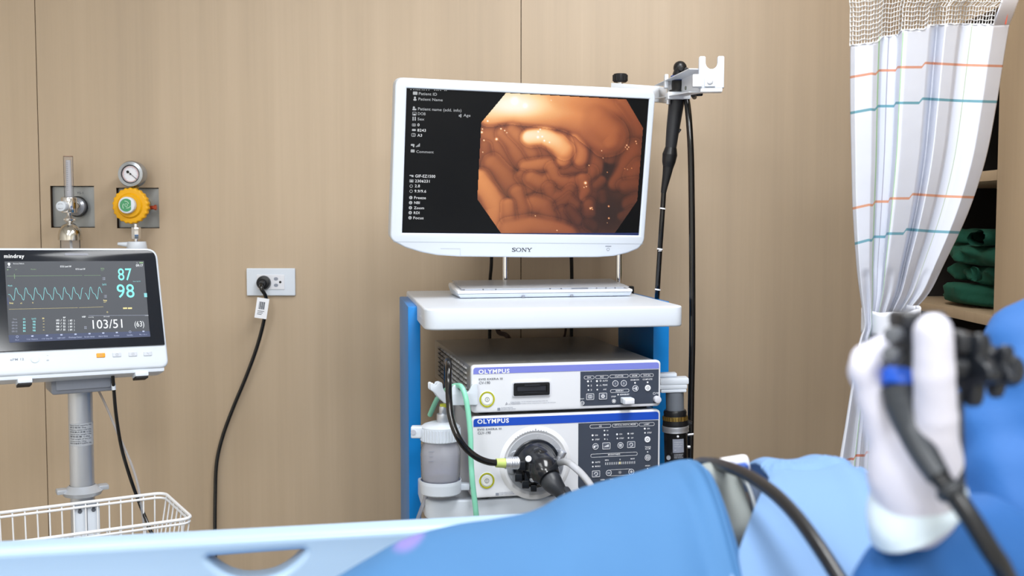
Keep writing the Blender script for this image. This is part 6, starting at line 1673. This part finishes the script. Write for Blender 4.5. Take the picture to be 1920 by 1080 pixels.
def curtain_material(m):
    nt = m.node_tree; N, L = nt.nodes.new, nt.links.new; b = nt.nodes['Principled BSDF']
    uv = N('ShaderNodeUVMap'); uv.uv_map = 'cloth'; sp = N('ShaderNodeSeparateXYZ'); L(uv.outputs['UV'], sp.inputs[0])
    base_c = lin('d6d9e3'); cur = None
    def band(sock, c, w):
        s = N('ShaderNodeMath'); s.operation = 'SUBTRACT'; s.inputs[1].default_value = c; L(sock, s.inputs[0])
        a = N('ShaderNodeMath'); a.operation = 'ABSOLUTE'; L(s.outputs[0], a.inputs[0])
        l = N('ShaderNodeMath'); l.operation = 'LESS_THAN'; l.inputs[1].default_value = w; L(a.outputs[0], l.inputs[0])
        return l.outputs[0]
    rgb = N('ShaderNodeRGB'); rgb.outputs[0].default_value = base_c; cur = rgb.outputs[0]
    def over(f, c, al=1.):
        nonlocal cur
        mx = N('ShaderNodeMix'); mx.data_type = 'RGBA'
        if al < 1:
            q = N('ShaderNodeMath'); q.operation = 'MULTIPLY'; q.inputs[1].default_value = al; L(f, q.inputs[0]); f = q.outputs[0]
        L(f, mx.inputs['Factor']); L(cur, mx.inputs['A']); mx.inputs['B'].default_value = lin(c); cur = mx.outputs['Result']
    U, Vv = sp.outputs['X'], sp.outputs['Y']
    for c, w, col in ((.185, .0042, '8fc07a'), (.245, .0034, '8a8698'), (.335, .0034, '8fc07a'), (.765, .003, '9fae84')): over(band(U, c, w), col, .8)
    for c, col in ((136, 'cf8a68'), (382, 'd6936e'), (858, 'c9785a'), (1110, 'd6936e')): over(band(Vv, c, 2.3), col, .9)
    for c, col in ((203, '5a96a4'), (448, '5f9cac'), (930, '5a96a4')): over(band(Vv, c, 2.5), col, .9)
    L(cur, b.inputs['Base Color']); b.inputs['Roughness'].default_value = .85; b.inputs['Specular IOR Level'].default_value = .2
    tc = N('ShaderNodeTexCoord'); n2 = N('ShaderNodeTexNoise'); n2.inputs['Scale'].default_value = 25; bp = N('ShaderNodeBump'); bp.inputs['Strength'].default_value = .1; bp.inputs['Distance'].default_value = .01
    L(tc.outputs['Object'], n2.inputs['Vector']); L(n2.outputs['Fac'], bp.inputs['Height']); L(bp.outputs['Normal'], b.inputs['Normal'])
curtain_material(CUR)
def hem(a):                    # where the netting joins the cloth, stepping up across the folds
    return float(np.interp(a, [0, .17, .19, .30, .32, .47, .49, .60, .62, .9, 1], [84, 78, 68, 64, 55, 53, 46, 44, 43, 45, 44]))
NU, NV = 170, 190
verts, uvs, faces = [], [], []
for i in range(NU + 1):
    a = i / NU
    for j in range(NV + 1):
        py = hem(a) + (1480 - hem(a)) * (j / NV)
        verts.append(curt(a, py) - o_c)
        dr = np.interp(a, [0, .14, .17, .19, .30, .31, .47, .49, .75, 1], [-9, -2, -3, 4, 4, 10, 10, 18, 14, 12])   # stripes climb with each overlapped fold
        uvs.append((a, py + float(dr)))
for i in range(NU):
    for j in range(NV):
        faces.append((i * (NV + 1) + j, i * (NV + 1) + j + 1, (i + 1) * (NV + 1) + j + 1, (i + 1) * (NV + 1) + j))
t = thing('hospital_curtain', 'white hospital curtain with coloured stripes and net top tied back by the cabinet', 'curtain', Matrix.Translation(o_c))
cu_ = raw_mesh('curtain_cloth', verts, faces, CUR, t)
ul = cu_.data.uv_layers.new(name='cloth')
lp = np.zeros(len(cu_.data.loops), int); cu_.data.loops.foreach_get('vertex_index', lp)
ul.data.foreach_set('uv', np.array(uvs)[lp].ravel())
md = cu_.modifiers.new('thickness', 'SOLIDIFY'); md.thickness = .0012
# netting of real strands
NETM = mat('net_strands', 'd6d4d2', .9)
nu_, nv_ = 50, 108
v_, f_ = [], []
for i in range(nu_ + 1):
    a = i / nu_ * .90
    for j in range(nv_ + 1):
        py = -880 + (hem(a) + 2 + 880) * (j / nv_)
        v_.append(curt(a, py) - o_c + V((0, .001 * math.sin(i * 2.1 + j), .0012 * math.sin(i * 1.7))))
for i in range(nu_):
    for j in range(nv_): f_.append((i * (nv_ + 1) + j, i * (nv_ + 1) + j + 1, (i + 1) * (nv_ + 1) + j + 1, (i + 1) * (nv_ + 1) + j))
net = raw_mesh('curtain_net', v_, f_, NETM, t)
net['label'] = 'open white netting along the top of the curtain'
md = net.modifiers.new('strands', 'WIREFRAME'); md.thickness = .0022; md.use_even_offset = False; md.use_replace = True
# solid selvedge beside the netting with its red line
v_, f_, u_ = [], [], []
for i in range(13):
    a = .895 + .105 * i / 12
    for j in range(21):
        py = -880 + (hem(a) + 3 + 880) * j / 20; v_.append(curt(a, py) - o_c); u_.append((a, py))
for i in range(12):
    for j in range(20): f_.append((i * 21 + j, i * 21 + j + 1, (i + 1) * 21 + j + 1, (i + 1) * 21 + j))
sv = raw_mesh('selvedge', v_, f_, mat('selvedge_white', 'dfe1ea', .85), t); md = sv.modifiers.new('thickness', 'SOLIDIFY'); md.thickness = .0012
pts = [curt(.972, py) - o_c + V((0, -.0016, 0)) for py in np.linspace(-880, 46, 30)]
MB().tube(pts, .0013, n=6, smooth=False).build('red_line', mat('red_thread', 'd0604a', .8), t)
# tieback
pts = []
tb = []
for k in range(40):
    a = 2 * PI * k / 40
    tb.append(a)
cL, cR = at(1624, 600, DC), at(1712, 600, DC)
cm = (cL + cR) / 2; rx = (cR - cL).length / 2 + .004
def tieb(u, v_):
    a = 2 * PI * u
    return V((cm.x + rx * math.cos(a), cm.y + .074 * math.sin(a) - .004, cm.z + (v_ - .5) * .042 + .004 * math.cos(a) + .0012 * math.sin(a * 7 + v_ * 3))) - o_c
mb = MB(); mb.grid(tieb, 64, 6); tbk = mb.build('tieback', mat('tieback_white', 'e4e6ee', .85), t)
md = tbk.modifiers.new('thickness', 'SOLIDIFY'); md.thickness = .0018

# ceiling track the curtain hangs from
trk = MB(); trk.tube([(-.9, 1.86, 2.605), (XR - .015, 1.90, 2.605)], .010, n=10, smooth=False)
for x in (-.85, 0, XR - .06): trk.box((x, 1.865 + (x + .9) * .022, 2.63), (.016, .016, .04))
struct('trim_1', trk, ALUM)
# ================================================================== light, camera
def panel(x, y, sx, sy, power):
    ld = bpy.data.lights.new('ceiling_panel_light', 'AREA'); ld.shape = 'RECTANGLE'; ld.size, ld.size_y = sx, sy; ld.energy = power
    ld.color = (.965, .985, 1.)
    o = bpy.data.objects.new('ceiling_panel_light', ld); COL.objects.link(o); o.location = (x, y, ZC - .03)
panel(-.85, .75, .6, 1.2, 12)
panel(.42, 1.35, .6, 1.2, 38)
panel(-1.2, -.9, .6, 1.2, 34)
panel(.4, -1.1, .6, 1.2, 62)
w = bpy.data.worlds.new('World'); sc.world = w; w.use_nodes = True
w.node_tree.nodes['Background'].inputs[0].default_value = (.9, .95, 1, 1); w.node_tree.nodes['Background'].inputs[1].default_value = .3
cd = bpy.data.cameras.new('camera'); cam = bpy.data.objects.new('camera', cd); COL.objects.link(cam)
cam.location = EYE; cam.rotation_euler = (PI / 2 - PITCH, 0, 0)
cd.sensor_width = 36; cd.lens = 36 * F / 1920; cd.clip_start = .05
cd.dof.use_dof = True; cd.dof.focus_distance = 2.3; cd.dof.aperture_fstop = cd.lens / 7.4
sc.camera = cam
vs = sc.view_settings; vs.view_transform = 'Standard'; vs.look = 'None'; vs.gamma = 1; vs.use_curve_mapping = False; vs.exposure = EXPO
sc.render.film_transparent = False
sc.cycles.max_bounces = 8; sc.cycles.transmission_bounces = 8; sc.cycles.transparent_max_bounces = 12
sc.cycles.caustics_reflective = False; sc.cycles.caustics_refractive = False
